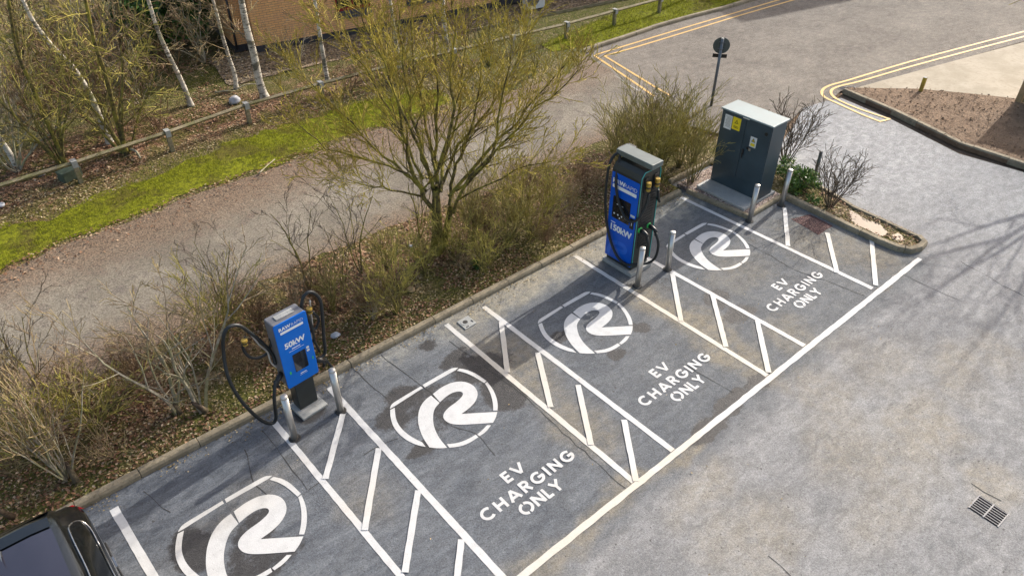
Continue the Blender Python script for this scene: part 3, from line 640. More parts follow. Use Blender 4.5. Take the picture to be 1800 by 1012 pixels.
for cx in (4.81, 8.26, 12.06):
    g = MB(); oy = .02 if cx > 12 else 0
    stroke_text(g, 'EV', cx-.03, 5.40+oy, .195, .40, .005, .047, 1.3); stroke_text(g, 'CHARGING', cx, 5.08+oy, .20, 1.82, .005, .047); stroke_text(g, 'ONLY', cx-.02, 4.785+oy, .20, .80, .005, .047)
    g.build('bay_lettering', M['white'], park)
# double yellow lines
roadob = bpy.data.objects['road']
def yline(pts, w=.085, z=.011):
    P = [Vector((p[0], p[1], z)) for p in P2(*pts)]; P = catmull(P, 3) if len(P) > 3 else P; g = MB(); vs_ = []
    for i, p in enumerate(P):
        d = (P[min(i+1, len(P)-1)]-P[max(i-1, 0)]).normalized(); n = Vector((-d.y, d.x, 0))*w/2; vs_ += [p+n, p-n]
    g.add(vs_, [(2*i, 2*i+1, 2*i+3, 2*i+2) for i in range(len(P)-1)]); return g.build('yellow_line', M['yellow'], roadob)
yline([(1047, 97), (1126, 73), (1215, 46), (1300, 21), (1368, 1), (1430, -17)]); yline([(1063, 99), (1126, 81), (1215, 54), (1300, 28), (1401, -1), (1460, -18)])
yline([(1044, 98), (1114, 145), (1150, 170)], z=.013); yline([(1062, 99), (1152, 154), (1180, 170)], z=.015)
yline([(1860, 40), (1800, 56), (1700, 82), (1596, 110), (1493, 141), (1458, 151), (1445, 160), (1449, 171), (1478, 185), (1513, 201), (1549, 215)])
yline([(1860, 49), (1800, 65), (1700, 91), (1596, 119), (1510, 144), (1476, 152), (1461, 160), (1468, 173), (1507, 191), (1564, 210)], z=.013)
stripe(P2((1549, 214))[0], P2((1564, 210))[0], .08, 'yellow_line', 'yellow', .016, roadob)
# patches, seams and cracks in the tarmac
g = MB(); g.sheet(rough_line(P2((1390, 385), (1424, 377), (1464, 397), (1438, 413)), .1, .012), .004); g.build('chippings_patch', M['maroon'], park)
def seam(pts, w=.018, amp=.03):
    rl = rough_line([tuple(at(*p)[:2]) for p in pts], .15, amp, closed=False); g = MB(); vs_ = []
    for i, p in enumerate(rl):
        a, b = Vector(rl[max(i-1, 0)]), Vector(rl[min(i+1, len(rl)-1)]); d = (b-a).normalized(); n = Vector((-d.y, d.x))*w*random.uniform(.3, 1)/2
        vs_ += [(p[0]+n.x, p[1]+n.y, .0035), (p[0]-n.x, p[1]-n.y, .0035)]
    g.add(vs_, [(2*i, 2*i+1, 2*i+3, 2*i+2) for i in range(len(rl)-1)]); g.build('tarmac_crack', M['crack'], park)
for s_ in ([(672, 625), (735, 675), (775, 707)], [(460, 755), (540, 860)], [(540, 860), (565, 845)], [(565, 845), (700, 1012)], [(770, 740), (840, 765), (870, 800)], [(640, 800), (700, 770)],
           [(880, 660), (1000, 770), (1100, 858)], [(1020, 670), (1110, 735)], [(1300, 420), (1400, 475), (1520, 520)], [(1690, 460), (1760, 500), (1810, 525)], [(1710, 850), (1760, 880)],
           [(1350, 975), (1390, 1012)], [(1030, 455), (1090, 500)], [(790, 600), (900, 680)], [(430, 790), (450, 850), (470, 870)], [(250, 860), (300, 900)], [(1200, 640), (1290, 690)], [(1580, 480), (1690, 530)], [(620, 650), (680, 700)],
           [(1300, 140), (1450, 90), (1700, -10)], [(1300, 110), (1420, 130), (1500, 128)]):
    seam(s_)
print('setting done')

# ------------------------------------------------------------------ lettering on panels
def text_mesh(txt, size, bold=0.0, shear=0, space=1.0):
    cu = bpy.data.curves.new('t', 'FONT'); cu.body = txt; cu.size = size; cu.offset = bold; cu.shear = shear; cu.space_character = space; cu.align_x = 'CENTER'; cu.resolution_u = 3
    o = bpy.data.objects.new('t', cu); C.objects.link(o); dg = bpy.context.evaluated_depsgraph_get()
    me = bpy.data.meshes.new_from_object(o.evaluated_get(dg)); bpy.data.objects.remove(o); bpy.data.curves.remove(cu)
    return [v.co.copy() for v in me.vertices], [tuple(p.vertices) for p in me.polygons]
def put_text(g, txt, size, org, ux, uz, off, bold=0, shear=0, space=1, mi=0):
    vs_, fs = text_mesh(txt, size, bold, shear, space); o = Vector(org); n = Vector(ux).cross(Vector(uz)).normalized()
    g.add([o+Vector(ux)*v.x+Vector(uz)*v.y+n*off for v in vs_], fs, mi)
def rrect(w, h, r, n=5):
    pts = []
    for cx, cy2, a0 in ((w/2-r, h/2-r, 0), (-w/2+r, h/2-r, 90), (-w/2+r, -h/2+r, 180), (w/2-r, -h/2+r, 270)):
        for i in range(n+1): a = R(a0+90*i/n); pts.append((cx+r*math.cos(a), cy2+r*math.sin(a)))
    return pts
def plate(g, org, ux, uz, w, h, r, t, off=0, mi=0):
    """rounded plate standing on a face: org centre, ux/uz axes, thickness t outward"""
    o = Vector(org); ux, uz = Vector(ux), Vector(uz); n = ux.cross(uz).normalized(); pts = rrect(w, h, r); k = len(pts)
    vs_ = [o+ux*p[0]+uz*p[1]+n*off for p in pts]+[o+ux*p[0]+uz*p[1]+n*(off+t) for p in pts]
    g.add(vs_, [tuple(range(k-1, -1, -1)), tuple(range(k, 2*k))]+[(i, (i+1) % k, k+(i+1) % k, k+i) for i in range(k)], mi)

# ------------------------------------------------------------------ steel bollards
def make_bollard():
    r = empty('steel_bollard'); g = MB(); n = 20
    g.tube([(0, 0, -.05), (0, 0, .92)], .057, n); g.build('post', M['steel'], r, smooth=False)
    for f in bpy.data.objects[r.children[0].name].data.polygons: f.use_smooth = len(f.vertices) == 4
    g = MB(); prof = [(.0585, .915), (.0585, .945), (.05, .958), (.03, .966), (.008, .969)]
    g.tube([(0, 0, z) for _, z in prof], [q for q, _ in prof], n); g.build('cap', M['steel'], r)
    g = MB(); g.tube([(0, 0, .0), (0, 0, .012), (0, 0, .013)], [.10, .095, .02], 16); g.build('grout_collar', M['crack'], r)
    return r
BL = [((518, 770), 'steel bollard in front of the 50kW charger, on the left white bay line'), ((599, 722), 'steel bollard just right of the 50kW charger, beside the white bay line'),
      ((1120, 503), 'steel bollard directly in front of the 150kW charger by the yellowed bay line'), ((1173, 474), 'steel bollard right of the 150kW charger, where the white bay line begins'),
      ((1317, 389), 'steel bollard at the front corner of the gravel surround of the green cabinet'), ((1373, 361), 'steel bollard right of the green cabinet, next to the leafy evergreen shrub')]
b0 = make_bollard()
def dup(o, parent=None):
    c = o.copy(); C.objects.link(c); c.parent = parent
    for ch in list(o.children): dup(ch, c)
    return c
for i, (p, lab) in enumerate(BL):
    b = b0 if i == 0 else dup(b0); q = at(*p); b.location = (q.x, q.y, 0); b.rotation_euler = (R(random.uniform(-.8, .8)), R(random.uniform(-.8, .8)), random.random()*6)
    tag(b, lab, 'bollard', 'stainless steel bollards guarding the chargers and cabinet')

# ------------------------------------------------------------------ 50 kW charger (front faces -Y, turned a little)
def hose(g, pts, r=.026, n=8, k=6): g.tube(catmull(pts, k), r, n)
def gripplug(parent, p, d, mat='black'):
    """connector: handle with nose"""
    g = MB(); p = Vector(p); d = Vector(d).normalized(); s_ = d.cross(Vector((0, 0, 1))).normalized(); u = s_.cross(d)
    g.tube([p-d*.02, p+d*.10, p+d*.16, p+d*.21-u*.03], [.050, .046, .034, .030], 10)
    g.tube([p+d*.14, p+d*.20-u*.07, p+d*.20-u*.12], [.03, .027, .024], 8)
    return g.build('charging_plug', M[mat], parent, smooth=True)
c50 = empty('charging_station', (3.08, 8.83, 0), R(5)); tag(c50, 'bright blue 50kW charging post on a dark pedestal with two looping black cables', 'charging station')
g = MB(); g.box(-.25, .23, -.26, .20, 0, .045); g.build('base_plate', M['slab'], c50, bevel=.006)
g = MB(); g.prism([(-.175, -.06), (.175, -.06), (.165, .17), (-.165, .17)], .045, .66); g.build('pedestal', M['dgrey'], c50, bevel=.012)
g = MB(); g.prism(rrect(.56, .27, .03), .66, 1.93); o = g.build('casing', M['mgrey'], c50, bevel=.018); o.location = (0, .08, 0)
g = MB(); plate(g, (0, -.058, 1.285), (1, 0, 0), (0, 0, 1), .575, 1.31, .035, .022); pan = g.build('front_panel', M['blue'], c50, bevel=.006)
g = MB(); g.box(-.16, .16, .03, .14, 1.931, 1.945); g.build('top_plate', M['slab'], c50, bevel=.004)
FY = -.081
g = MB(); plate(g, (.02, FY, 1.07), (1, 0, 0), (0, 0, 1), .235, .36, .012, .006); sc = g.build('screen', M['screen'], c50)
g = MB(); put_text(g, 'RAW', .085, (-.115, FY, 1.80), (1, 0, 0), (0, 0, 1), .002, .0035, 0, 1.08); put_text(g, 'RAPID', .078, (.105, FY, 1.80), (1, 0, 0), (0, 0, 1), .002, -.0012, 0, 1.0); g.build('name_lettering', M['print_w'], c50); g = MB()
plate(g, (0, FY, 1.752), (1, 0, 0), (0, 0, 1), .40, .045, .006, .002); g.build('name_bar', M['print_w'], c50); g = MB()
put_text(g, '50kW', .145, (-.005, FY, 1.43), (1, 0, 0), (0, 0, 1), .002, .005, 0, .98); g.build('power_lettering', M['print_w'], c50); g = MB()
plate(g, (0, FY, 1.375), (1, 0, 0), (0, 0, 1), .15, .014, .003, .002); plate(g, (0, FY, 1.335), (1, 0, 0), (0, 0, 1), .27, .005, .002, .002); g.build('small_print', M['print_w'], c50); g = MB()
plate(g, (.185, FY, 1.245), (1, 0, 0), (0, 0, 1), .05, .045, .01, .002); g.build('payment_sticker', M['label_w'], c50); g = MB(); plate(g, (.185, FY, 1.185), (1, 0, 0), (0, 0, 1), .05, .04, .01, .002); g.build('payment_sticker', M['label_w'], c50); g = MB()
plate(g, (.025, FY, .815), (1, 0, 0), (0, 0, 1), .11, .014, .003, .002); plate(g, (.025, FY, .785), (1, 0, 0), (0, 0, 1), .14, .004, .001, .002)
g.build('small_print', M['print_w'], c50)
g = MB(); plate(g, (-.19, FY, .93), (1, 0, 0), (0, 0, 1), .03, .06, .012, .003); g.build('status_light', M['green'], c50); g = MB(); plate(g, (.235, FY, .99), (1, 0, 0), (0, 0, 1), .018, .05, .006, .003); g.build('status_light', M['green'], c50)
# cable arms and cables, surveyed on the plane of the casing
pl_n, pl_p = Vector((0, 1, 0)), (0, 8.95, 0)
def s50(*pp, dy=0): return [at_plane(x, y, pl_n, (0, 8.95+dy-.27*min(1, max(0, (y-620)/90)), 0)) for x, y in pp]
c50.rotation_euler[2] = R(5); bpy.context.view_layer.update(); inv = c50.matrix_world.inverted()
def loc(L): return [inv @ Vector(p) for p in L]
g = MB(); g.tube(catmull(loc(s50((486, 645), (476, 636), (470, 618), (456, 606), (438, 585), (422, 574))), 5), .017, 8); arm = g.build('cable_arm', M['steel'], c50, smooth=True)
g = MB(); g.tube(catmull(loc(s50((547, 600), (549, 570), (546, 545), (545, 528))), 5), .015, 8); g.build('cable_arm', M['steel'], c50, smooth=True)
g = MB(); hose(g, loc(s50((484, 668), (482, 700), (485, 735), (475, 744), (455, 735), (425, 705), (402, 665), (393, 620), (393, 590), (402, 575), (420, 572), (440, 585), (462, 603), (478, 622), (484, 640))), .029); g.build('charging_cable', M['rubber'], c50, smooth=True)
g = MB(); hose(g, loc(s50((560, 632), (571, 620), (569, 590), (567, 560), (563, 528), (552, 515), (541, 514), (532, 525), (531, 545), (540, 556), (548, 575), (552, 600))), .029); g.build('charging_cable', M['rubber'], c50, smooth=True)
g = MB(); hose(g, loc(s50((431, 592), (427, 610), (436, 625), (450, 629), (468, 622), (476, 604), (474, 594), dy=.02)), .024); g.build('charging_cable', M['rubber'], c50, smooth=True)
g = MB(); hose(g, loc(s50((549, 548), (560, 560), (556, 576), (546, 582), (553, 600), (562, 618), dy=.03)), .022); g.build('charging_cable', M['rubber'], c50, smooth=True)
a_, b_ = loc(s50((494, 656), (480, 684)))
gripplug(c50, a_, (b_-a_))
a_, b_ = loc(s50((556, 632), (574, 634), dy=-.03)); gripplug(c50, a_, (b_-a_)); 
a_, b_ = loc(s50((571, 630), (588, 652), dy=-.03)); g = MB(); hose(g, [a_, (a_+b_)/2+Vector((.0, 0, .02)), b_, b_+Vector((.02, 0, -.3))], .02); g.build('charging_cable', M['rubber'], c50, smooth=True)
for p in ((430, 601), (544, 545)):
    q = loc(s50(p, dy=-.03))[0]; g = MB(); g.tube([q+Vector((0, 0, -.055)), q+Vector((0, 0, .045))], [.042, .047], 10); g.tube([q+Vector((0, 0, -.02)), q+Vector((0, 0, .0))], .0485, 10, 1)
    g.build('yellow_plug_holder', [M['holster_y'], M['black']], c50)
# ------------------------------------------------------------------ 150 kW charger (front faces -X)
c150 = empty('charging_station', (10.22, 8.11, 0)); tag(c150, 'tall royal blue 150kW charging station with grey canopy beside the hatched bay', 'charging station')
FX, HW = -.29, .365            # front plane, half width
g = MB(); g.box(-.34, .30, -.44, .38, 0, .09); g.build('base_plate', M['slab'], c150, bevel=.008)
g = MB(); prof = [(FX, .20), (FX, 2.20), (FX+.05, 2.30), (FX+.14, 2.36), (.29, 2.36), (.29, .20)]
g.box(-.26, .26, -.34, .34, .09, .20)
n = len(prof); vs_ = [(x, -HW, z) for x, z in prof]+[(x, HW, z) for x, z in prof]
g.add(vs_, [tuple(range(n)), tuple(range(2*n-1, n-1, -1))]+[(i, n+i, n+(i+1) % n, (i+1) % n) for i in range(n)])
g.build('casing', M['dgrey'], c150, bevel=.01)
ux, uz = (0, -1, 0), (0, 0, 1)
g = MB(); plate(g, (FX, 0, 1.17), ux, uz, .71, 1.96, .02, .012); g.build('front_panel', M['blue150'], c150, bevel=.004)
g = MB(); g.box(-.12, .20, -.46, .46, 2.42, 2.53); g.box(-.02, .10, -.40, -.34, 2.36, 2.42); g.box(-.02, .10, .34, .40, 2.36, 2.42); g.build('canopy', M['canopy'], c150, bevel=.01)
g = MB(); g.box(-.02, .26, .46, .52, 2.38, 2.50); g.box(.2, .30, .30, .50, 2.38, 2.50); g.build('cable_bracket', M['dgrey'], c150, bevel=.008)
PX = FX-.012
g = MB(); plate(g, (PX, -.02+.05, 1.40), ux, uz, .46, .50, .015, .006); g.build('screen', M['screen'], c150)
g = MB(); plate(g, (PX, -.27, 1.22), ux, uz, .10, .24, .01, .006); g.build('card_reader', M['black'], c150)
g = MB(); put_text(g, 'RAW', .135, (PX, .16, 1.93), ux, uz, .002, .005, 0, 1.06); put_text(g, 'RAPID', .125, (PX, -.15, 1.93), ux, uz, .002, -.002, 0, .98); g.build('name_lettering', M['print_w'], c150); g = MB()
plate(g, (PX, 0, 1.86), ux, uz, .62, .075, .012, .002); g.build('name_bar', M['print_w'], c150); g = MB()
put_text(g, '150kW', .20, (PX, 0, .86), ux, uz, .002, .008, 0, .97); plate(g, (PX, .21, 1.045), ux, uz, .12, .016, .004, .002); g.build('power_lettering', M['print_w'], c150); g = MB()
for y in (.2, .1, .0, -.1): plate(g, (PX-.006, y, 1.26), ux, uz, .035, .035, .012, .002)
plate(g, (PX-.006, .05, 1.20), ux, uz, .03, .03, .012, .002); plate(g, (PX-.006, .07, 1.49), ux, uz, .17, .014, .003, .002); g.build('screen_icons', M['print_w'], c150); g = MB()
plate(g, (PX, -.27, 1.395), ux, uz, .11, .05, .006, .002); g.build('payment_sticker', M['label_w'], c150); g = MB(); plate(g, (PX-.006, -.27, 1.22), ux, uz, .015, .09, .003, .002)
g.build('card_reader_mark', M['label_w'], c150)
g = MB()
for pc in LOGO_W[7:]:
    vs_ = [(PX-.0015, -(x-LC[0])*.40+.02, .50+(y-LC[1])*.40) for x, y in pc]; g.add(vs_, [tuple(range(len(vs_)))])
g.build('printed_emblem', M['blue_lt'], c150)
# right flank: louvres, teal edge, sockets and plugs
g = MB()
for i in range(22): g.box(-.17, .19, -HW-.012, -HW, .62+i*.062, .655+i*.062)
g.build('louvre_panel', M['black'], c150)
g = MB()
for x in (FX+.02, .275): g.tube([(x, -HW-.006, .22), (x, -HW-.006, 2.26)], .009, 6)
g.tube([(FX+.02, -HW-.006, 2.26), (FX+.10, -HW-.006, 2.36), (.24, -HW-.006, 2.36), (.275, -HW-.006, 2.26)], .009, 6); g.build('edge_trim', M['teal'], c150)
for x in (-.14, .12): g = MB(); g.tube([(x, -HW, 1.06), (x, -HW-.03, 1.06)], [.068, .055], 14); g.build('socket_ring', M['green'], c150)
for x in (-.14, .12): gripplug(c150, (x, -HW-.02, 1.06), (0, -1, -.15))
g = MB(); hose(g, [(-.14, -HW-.20, .98), (-.14, -HW-.26, .8), (-.16, -HW-.25, .55), (-.22, -HW-.16, .38), (-.28, -HW-.06, .30), (-.34, -.28, .26), (-.36, -.05, .33), (-.36, .18, .62), (-.36, .36, 1.1), (-.35, .44, 1.7), (-.28, .47, 2.2), (-.16, .46, 2.40), (-.10, .38, 2.43), (-.20, .30, 2.30), (-.345, .20, 1.98), (-.36, .08, 1.62), (-.36, -.10, 1.36), (-.35, -.28, 1.30), (-.28, -HW-.05, 1.42), (-.16, -HW-.11, 1.75), (-.12, -HW-.09, 1.92)], .028)
g.build('charging_cable', M['rubber'], c150, smooth=True)
g = MB(); hose(g, [(.12, -HW-.20, .98), (.13, -HW-.30, .75), (.10, -HW-.30, .45), (.02, -HW-.22, .30), (-.1, -HW-.14, .28), (-.2, -HW-.08, .30)], .028); g.build('charging_cable', M['rubber'], c150, smooth=True)
g = MB(); hose(g, [(.14, -HW-.10, 1.92), (.17, -HW-.12, 1.72), (.24, -HW-.10, 1.62), (.31, -.3, 1.7), (.32, -.1, 2.2), (.3, .3, 2.40)], .028); g.build('charging_cable', M['rubber'], c150, smooth=True)
for x in (-.13, .13):
    g = MB(); g.box(x-.055, x+.055, -HW-.03, -HW, 1.92, 2.24); g.build('plug_holster', M['black'], c150, bevel=.01)
    g = MB(); g.tube([(x, -HW-.07, 1.98), (x, -HW-.07, 2.16)], [.042, .05], 10); g.tube([(x, -HW-.07, 2.04), (x, -HW-.07, 2.07)], .052, 10, 1); g.build('yellow_plug_holder', [M['holster_y'], M['black']], c150)

# ------------------------------------------------------------------ green electrical cabinet
pad_ = MB(); pad_.prism([(13.76, 9.02), (13.72, 7.62), (14.98, 7.62), (14.98, 9.02)], .0, .14); struct(pad_.build('concrete_slab', M['slab'], bevel=.01))
g = MB(); g.prism([(13.56, 9.45), (13.68, 7.50), (15.05, 7.50), (15.05, 9.45)], -.02, .085); struct(g.build('gravel_surround', M['gravel']))
g = MB(); g.prism([(13.765, 9.025), (13.76, 8.96), (14.2, 8.96), (14.2, 9.025)], .13, .155); struct(g.build('pale_slab_edge', M['pad']))
cab = empty('electrical_cabinet', (14.56, 8.33, .14)); tag(cab, 'dark green steel electrical cabinet with pale roof and yellow warning labels on a concrete slab', 'electrical cabinet')
g = MB(); g.box(-.30, .27, -.675, .675, 0, 1.86); g.build('body', M['cabinet'], cab, bevel=.006)
g = MB(); g.prism([(-.345, -.70), (.30, -.70), (.30, .70), (-.345, .70)], 1.86, 1.90); g.build('roof', M['cabtop'], cab, bevel=.006)
for s_, nm in ((1, 'door'), (-1, 'door')):
    y0, y1 = (.005, .655) if s_ > 0 else (-.655, -.005)
    g = MB(); g.box(-.318, -.30, y0, y1, .36, 1.83); d = g.build('door', M['cabinet'], cab, bevel=.004)
    if s_ < 0:
        g = MB(); g.box(-.345, -.318, -.09, -.05, .98, 1.12); g.tube([(-.34, -.07, 1.12), (-.37, -.07, 1.0), (-.345, -.07, .90)], .012, 6); g.build('handle', M['black'], d)
g = MB(); g.tube([(-.318, -.55, 1.66), (-.326, -.55, 1.66)], .042, 16); g.build('vent', M['black'], cab)
def lab(name, y, z, w, h, mat, extra=None):
    g = MB(); plate(g, (-.318, y, z), (0, -1, 0), (0, 0, 1), w, h, .005, .003); o = g.build(name, M[mat], cab); return o
l1 = lab('warning_label', .47, 1.60, .20, .34, 'label_w'); g = MB()
for i in range(9): plate(g, (-.3215, .47-(.01 if i % 3 else 0), 1.73-i*.03), (0, -1, 0), (0, 0, 1), .13 if i % 3 else .15, .006, .001, .001)
g.build('small_print', M['black'], l1)
def danger(parent, y, z, s_, w, h, col_in):
    g = MB(); p = [(0, s_), (-s_*.9, -s_*.6), (s_*.9, -s_*.6)]; q = [(0, s_*.62), (-s_*.55, -s_*.38), (s_*.55, -s_*.38)]
    g.add([(-.3216, y-a, z+b) for a, b in p], [(0, 1, 2)]); bolt = [(0.02, .5), (-.22, -.02), (-.02, .02), (-.1, -.4), (.2, .12), (.0, .1)]
    o = g.build('warning_triangle', M['black'], parent); g = MB(); g.add([(-.3222, y-a, z+b) for a, b in q], [(0, 1, 2)]); g.build('triangle_field', M['label_y'], parent)
    g = MB(); g.add([(-.3228, y-a*s_, z+b*s_-.02*s_) for a, b in bolt], [tuple(range(6))]); g.build('lightning_bolt', M['black'], parent)
l2 = lab('warning_label', .245, 1.63, .22, .30, 'label_y'); danger(l2, .245, 1.67, .06, 0, 0, 0)
g = MB()
for i in range(2): plate(g, (-.3215, .245, 1.565-i*.03), (0, -1, 0), (0, 0, 1), .12, .012, .001, .001)
g.build('small_print', M['black'], l2)
l3 = lab('warning_label', -.27, 1.36, .17, .25, 'label_w'); danger(l3, -.27, 1.40, .06, 0, 0, 0)
g = MB(); plate(g, (-.3216, -.27, 1.295), (0, -1, 0), (0, 0, 1), .11, .07, .003, .001); g.build('label_band', M['label_y'], l3)
lab('name_plate', .02, 1.845-.0, .17, .03, 'label_w'); g = MB(); g.box(-.335, -.318, -.25, -.20, 1.13, 1.19); g.build('lock', M['steel'], cab); g = MB(); g.box(-.335, -.318, -.19, -.14, 1.15, 1.20); g.build('lock', M['black'], cab)
print('chargers done')

# ------------------------------------------------------------------ road sign seen from behind, posts, drains
sb = at(1250, 186); sg = empty('road_sign', (sb.x, sb.y, 0), 0); tag(sg, 'grey road sign seen from behind, round disc over a small plate on a pole', 'road sign')
g = MB(); g.tube([(0, 0, 0), (0, 0, 2.0)], .042, 12); g.build('pole', M['pole'], sg, smooth=True)
g = MB(); g.tube([(0, 0, 2.0), (0, 0, 2.02)], .044, 12); g.build('cap', M['capw'], sg)
fd = Vector((.80, .60, 0)); lt = Vector((-.60, .80, 0))*1.0
def disc(g, c, n, r, t, k=28):
    n = Vector(n).normalized(); u = n.cross(Vector((0, 0, 1))).normalized(); w = u.cross(n); c = Vector(c)
    vs_ = [c+(u*math.cos(2*math.pi*i/k)+w*math.sin(2*math.pi*i/k))*r+n*o_ for o_ in (0, t) for i in range(k)]
    g.add(vs_, [tuple(range(k-1, -1, -1)), tuple(range(k, 2*k))]+[(i, (i+1) % k, k+(i+1) % k, k+i) for i in range(k)])
g = MB(); disc(g, fd*.05+Vector((0, 0, 1.79)), fd, .235, .006); dsc = g.build('disc', M['signback'], sg)
g = MB()
for z in (1.89, 1.70): g.tube([fd*.035+lt*.09+Vector((0, 0, z)), fd*.035-lt*.09+Vector((0, 0, z))], .012, 6); g.tube([(0, 0, z-.02), (0, 0, z+.02)], .045, 10)
g.build('bracket', M['pole'], sg)
g = MB(); Mx = Matrix((( lt.x, fd.x, 0, 0), (lt.y, fd.y, 0, 0), (0, 0, 1, 0), (0, 0, 0, 1))); g.box(-.20, .20, .045, .051, 1.44, 1.55, 0, Mx); g.box(-.05, .05, .03, .046, 1.47, 1.52, 0, Mx); g.build('lower_plate', M['black'], sg)
def stump(p, h, r, name, mat, label, cat, cap=None, sq=False):
    q = at(*p, .08); t = empty(name, (q.x, q.y, .0)); tag(t, label, cat); g = MB()
    if sq: g.box(-r, r, -r, r, 0, h)
    else: g.tube([(0, 0, 0), (.0, 0, h)], r, 12)
    g.build('shaft', M[mat], t, bevel=.008 if sq else 0)
    g = MB()
    if sq: g.box(-r+.004, r-.004, -r+.004, r-.004, h, h+.012)
    else: g.tube([(0, 0, h), (0, 0, h+.012)], r*.9, 12)
    g.build('top', M[cap or mat], t); return t
stump((1618, 161), .52, .05, 'timber_post', 'postyel', 'short yellow timber marker post at the edge of the bare soil bed', 'post', 'capw', True)
stump((1431, 312), .80, .04, 'metal_post', 'pole', 'plain grey metal stub post between the leafy shrub and the small bare bush', 'post')
def grate(loc_, rz, L, W, nb, label):
    t = empty('drain_grate', (loc_.x, loc_.y, 0), rz); tag(t, label, 'drain'); g = MB(); g.box(-L/2, L/2, -W/2, W/2, -.004, .0042); g.build('pit', M['pit'], t)
    g = MB(); g.box(-L/2-.0, -L/2+.018, -W/2, W/2, .0045, .014); g.box(L/2-.018, L/2, -W/2, W/2, .0045, .014); g.box(-.010, .010, -W/2, W/2, .0045, .014); g.build('frame', M['iron'], t)
    g = MB()
    for i in range(nb):
        y = -W/2+W*(i+.5)/nb
        for s_ in (-1, 1): g.box(min(s_*.011, s_*(L/2-.019)), max(s_*.011, s_*(L/2-.019)), y-W/nb*.10, y+W/nb*.10, .0045, .0125)
    g.build('bars', M['iron'], t); return t
dl, dr, db = at(1702, 893), at(1720, 868), at(1773, 902)
ang = math.atan2((db-dr).y, (db-dr).x); cen = (dl+db)/2+Vector((0, .0, 0)); grate(cen, ang, (db-dr).length, (dr-dl).length*.95, 7, 'rectangular iron road drain grate with pale bars in the worn open tarmac')
grate(at(1489, 155.5), R(-40), .55, .22, 8, 'small slotted drain grate at the corner between yellow lines and soil bed')
mc = at(821, 568); t = empty('access_cover', (mc.x, mc.y, 0), R(2)); tag(t, 'small square pale concrete access cover by the kerb', 'access cover')
g = MB(); g.prism([(-.15, -.13), (.13, -.13), (.15, .15), (-.13, .15)], 0, .02); g.build('slab', M['slab'], t, bevel=.005)
g = MB(); g.tube([(-.02, .03, .019), (-.02, .03, .026)], .095, 20); g.build('lid', M['slab'], t); g = MB(); g.tube([(-.02, .03, .026), (-.02, .03, .029)], .05, 16); g.box(.09, .11, -.06, -.0, .02, .027); g.box(-.1, -.04, -.11, -.09, .02, .027); g.build('rim', M['crack'], t)

# ------------------------------------------------------------------ puddle in the peninsula
pud = rough_line(P2((1489, 371), (1506, 379), (1522, 389), (1534, 393), (1547, 399), (1560, 413), (1556, 420), (1543, 416), (1530, 409), (1515, 403), (1502, 397), (1492, 388)), .07, .035)
pud2 = rough_line(P2((1568, 417), (1576, 413), (1586, 419), (1588, 426), (1578, 427), (1569, 424)), .06, .02)
for p_ in (pud, pud2):
    g = MB(); g.sheet(p_, .056); struct(g.build('puddle', M['water']))

# ------------------------------------------------------------------ knee rail fence
fpx = [(-.2, 19.15), (2.48, 19.17), (4.82, 19.34), (7.13, 19.62), (9.45, 19.6), (11.8, 19.45)]
fpx = [(-4.6, 19.0), (-2.2, 19.05), (.1, 19.1)]+fpx[1:]+[(14.1, 19.2), (16.4, 18.95), (18.72, 18.70), (21.08, 18.58), (23.5, 18.45), (25.9, 18.9), (28.3, 19.2)]
fence = empty('knee_rail_fence', (2.48, 19.17, VZ-.04)); tag(fence, 'long low weathered timber knee rail on square posts between moss strip and woodland', 'fence')
def fl(p, z=0): return Vector((p[0]-2.48, p[1]-19.17, z))
for i, p in enumerate(fpx):
    q = fl(p); g = MB(); g.box(q.x-.055, q.x+.055, q.y-.055, q.y+.055, -.05, .50); po = g.build('post', M['timber'], fence, bevel=.008)
    g = MB(); g.box(q.x-.065, q.x+.065, q.y-.10, q.y-.085, .44, .60); g.box(q.x-.065, q.x+.065, q.y-.1, q.y+.09, .60, .612); g.build('metal_strap', M['capw'], po)
g = MB()
for i in range(len(fpx)-1):
    a, b = fl(fpx[i], .55), fl(fpx[i+1], .55); d = (b-a).normalized(); n = Vector((-d.y, d.x, 0)); w = .05; u = Vector((0, 0, 1)); a = a+d*.004; b = b-d*.004
    vs_ = [p+n*x+u*z for p in (a, b) for x, z in ((0, -.065), (w*1.3, 0), (0, .045), (-w*1.3, 0))]
    g.add(vs_, [(0, 1, 5, 4), (1, 2, 6, 5), (2, 3, 7, 6), (3, 0, 4, 7), (3, 2, 1, 0), (4, 5, 6, 7)])
g.build('rail', M['timber'], fence)
# low board edging by the gravel
e0, e1 = at(930, 38), at(1110, 0); dv = (e1-e0).normalized(); g = MB(); Mx = Matrix.Translation(e0) @ Matrix.Rotation(math.atan2(dv.y, dv.x), 4, 'Z')
g.box(-5, 12, -.02, .02, 0, .16, 0, Mx); tag(g.build('timber_edging', M['timber']), 'dark low timber edging board between the gravel strip and the mossy grass', 'edging')

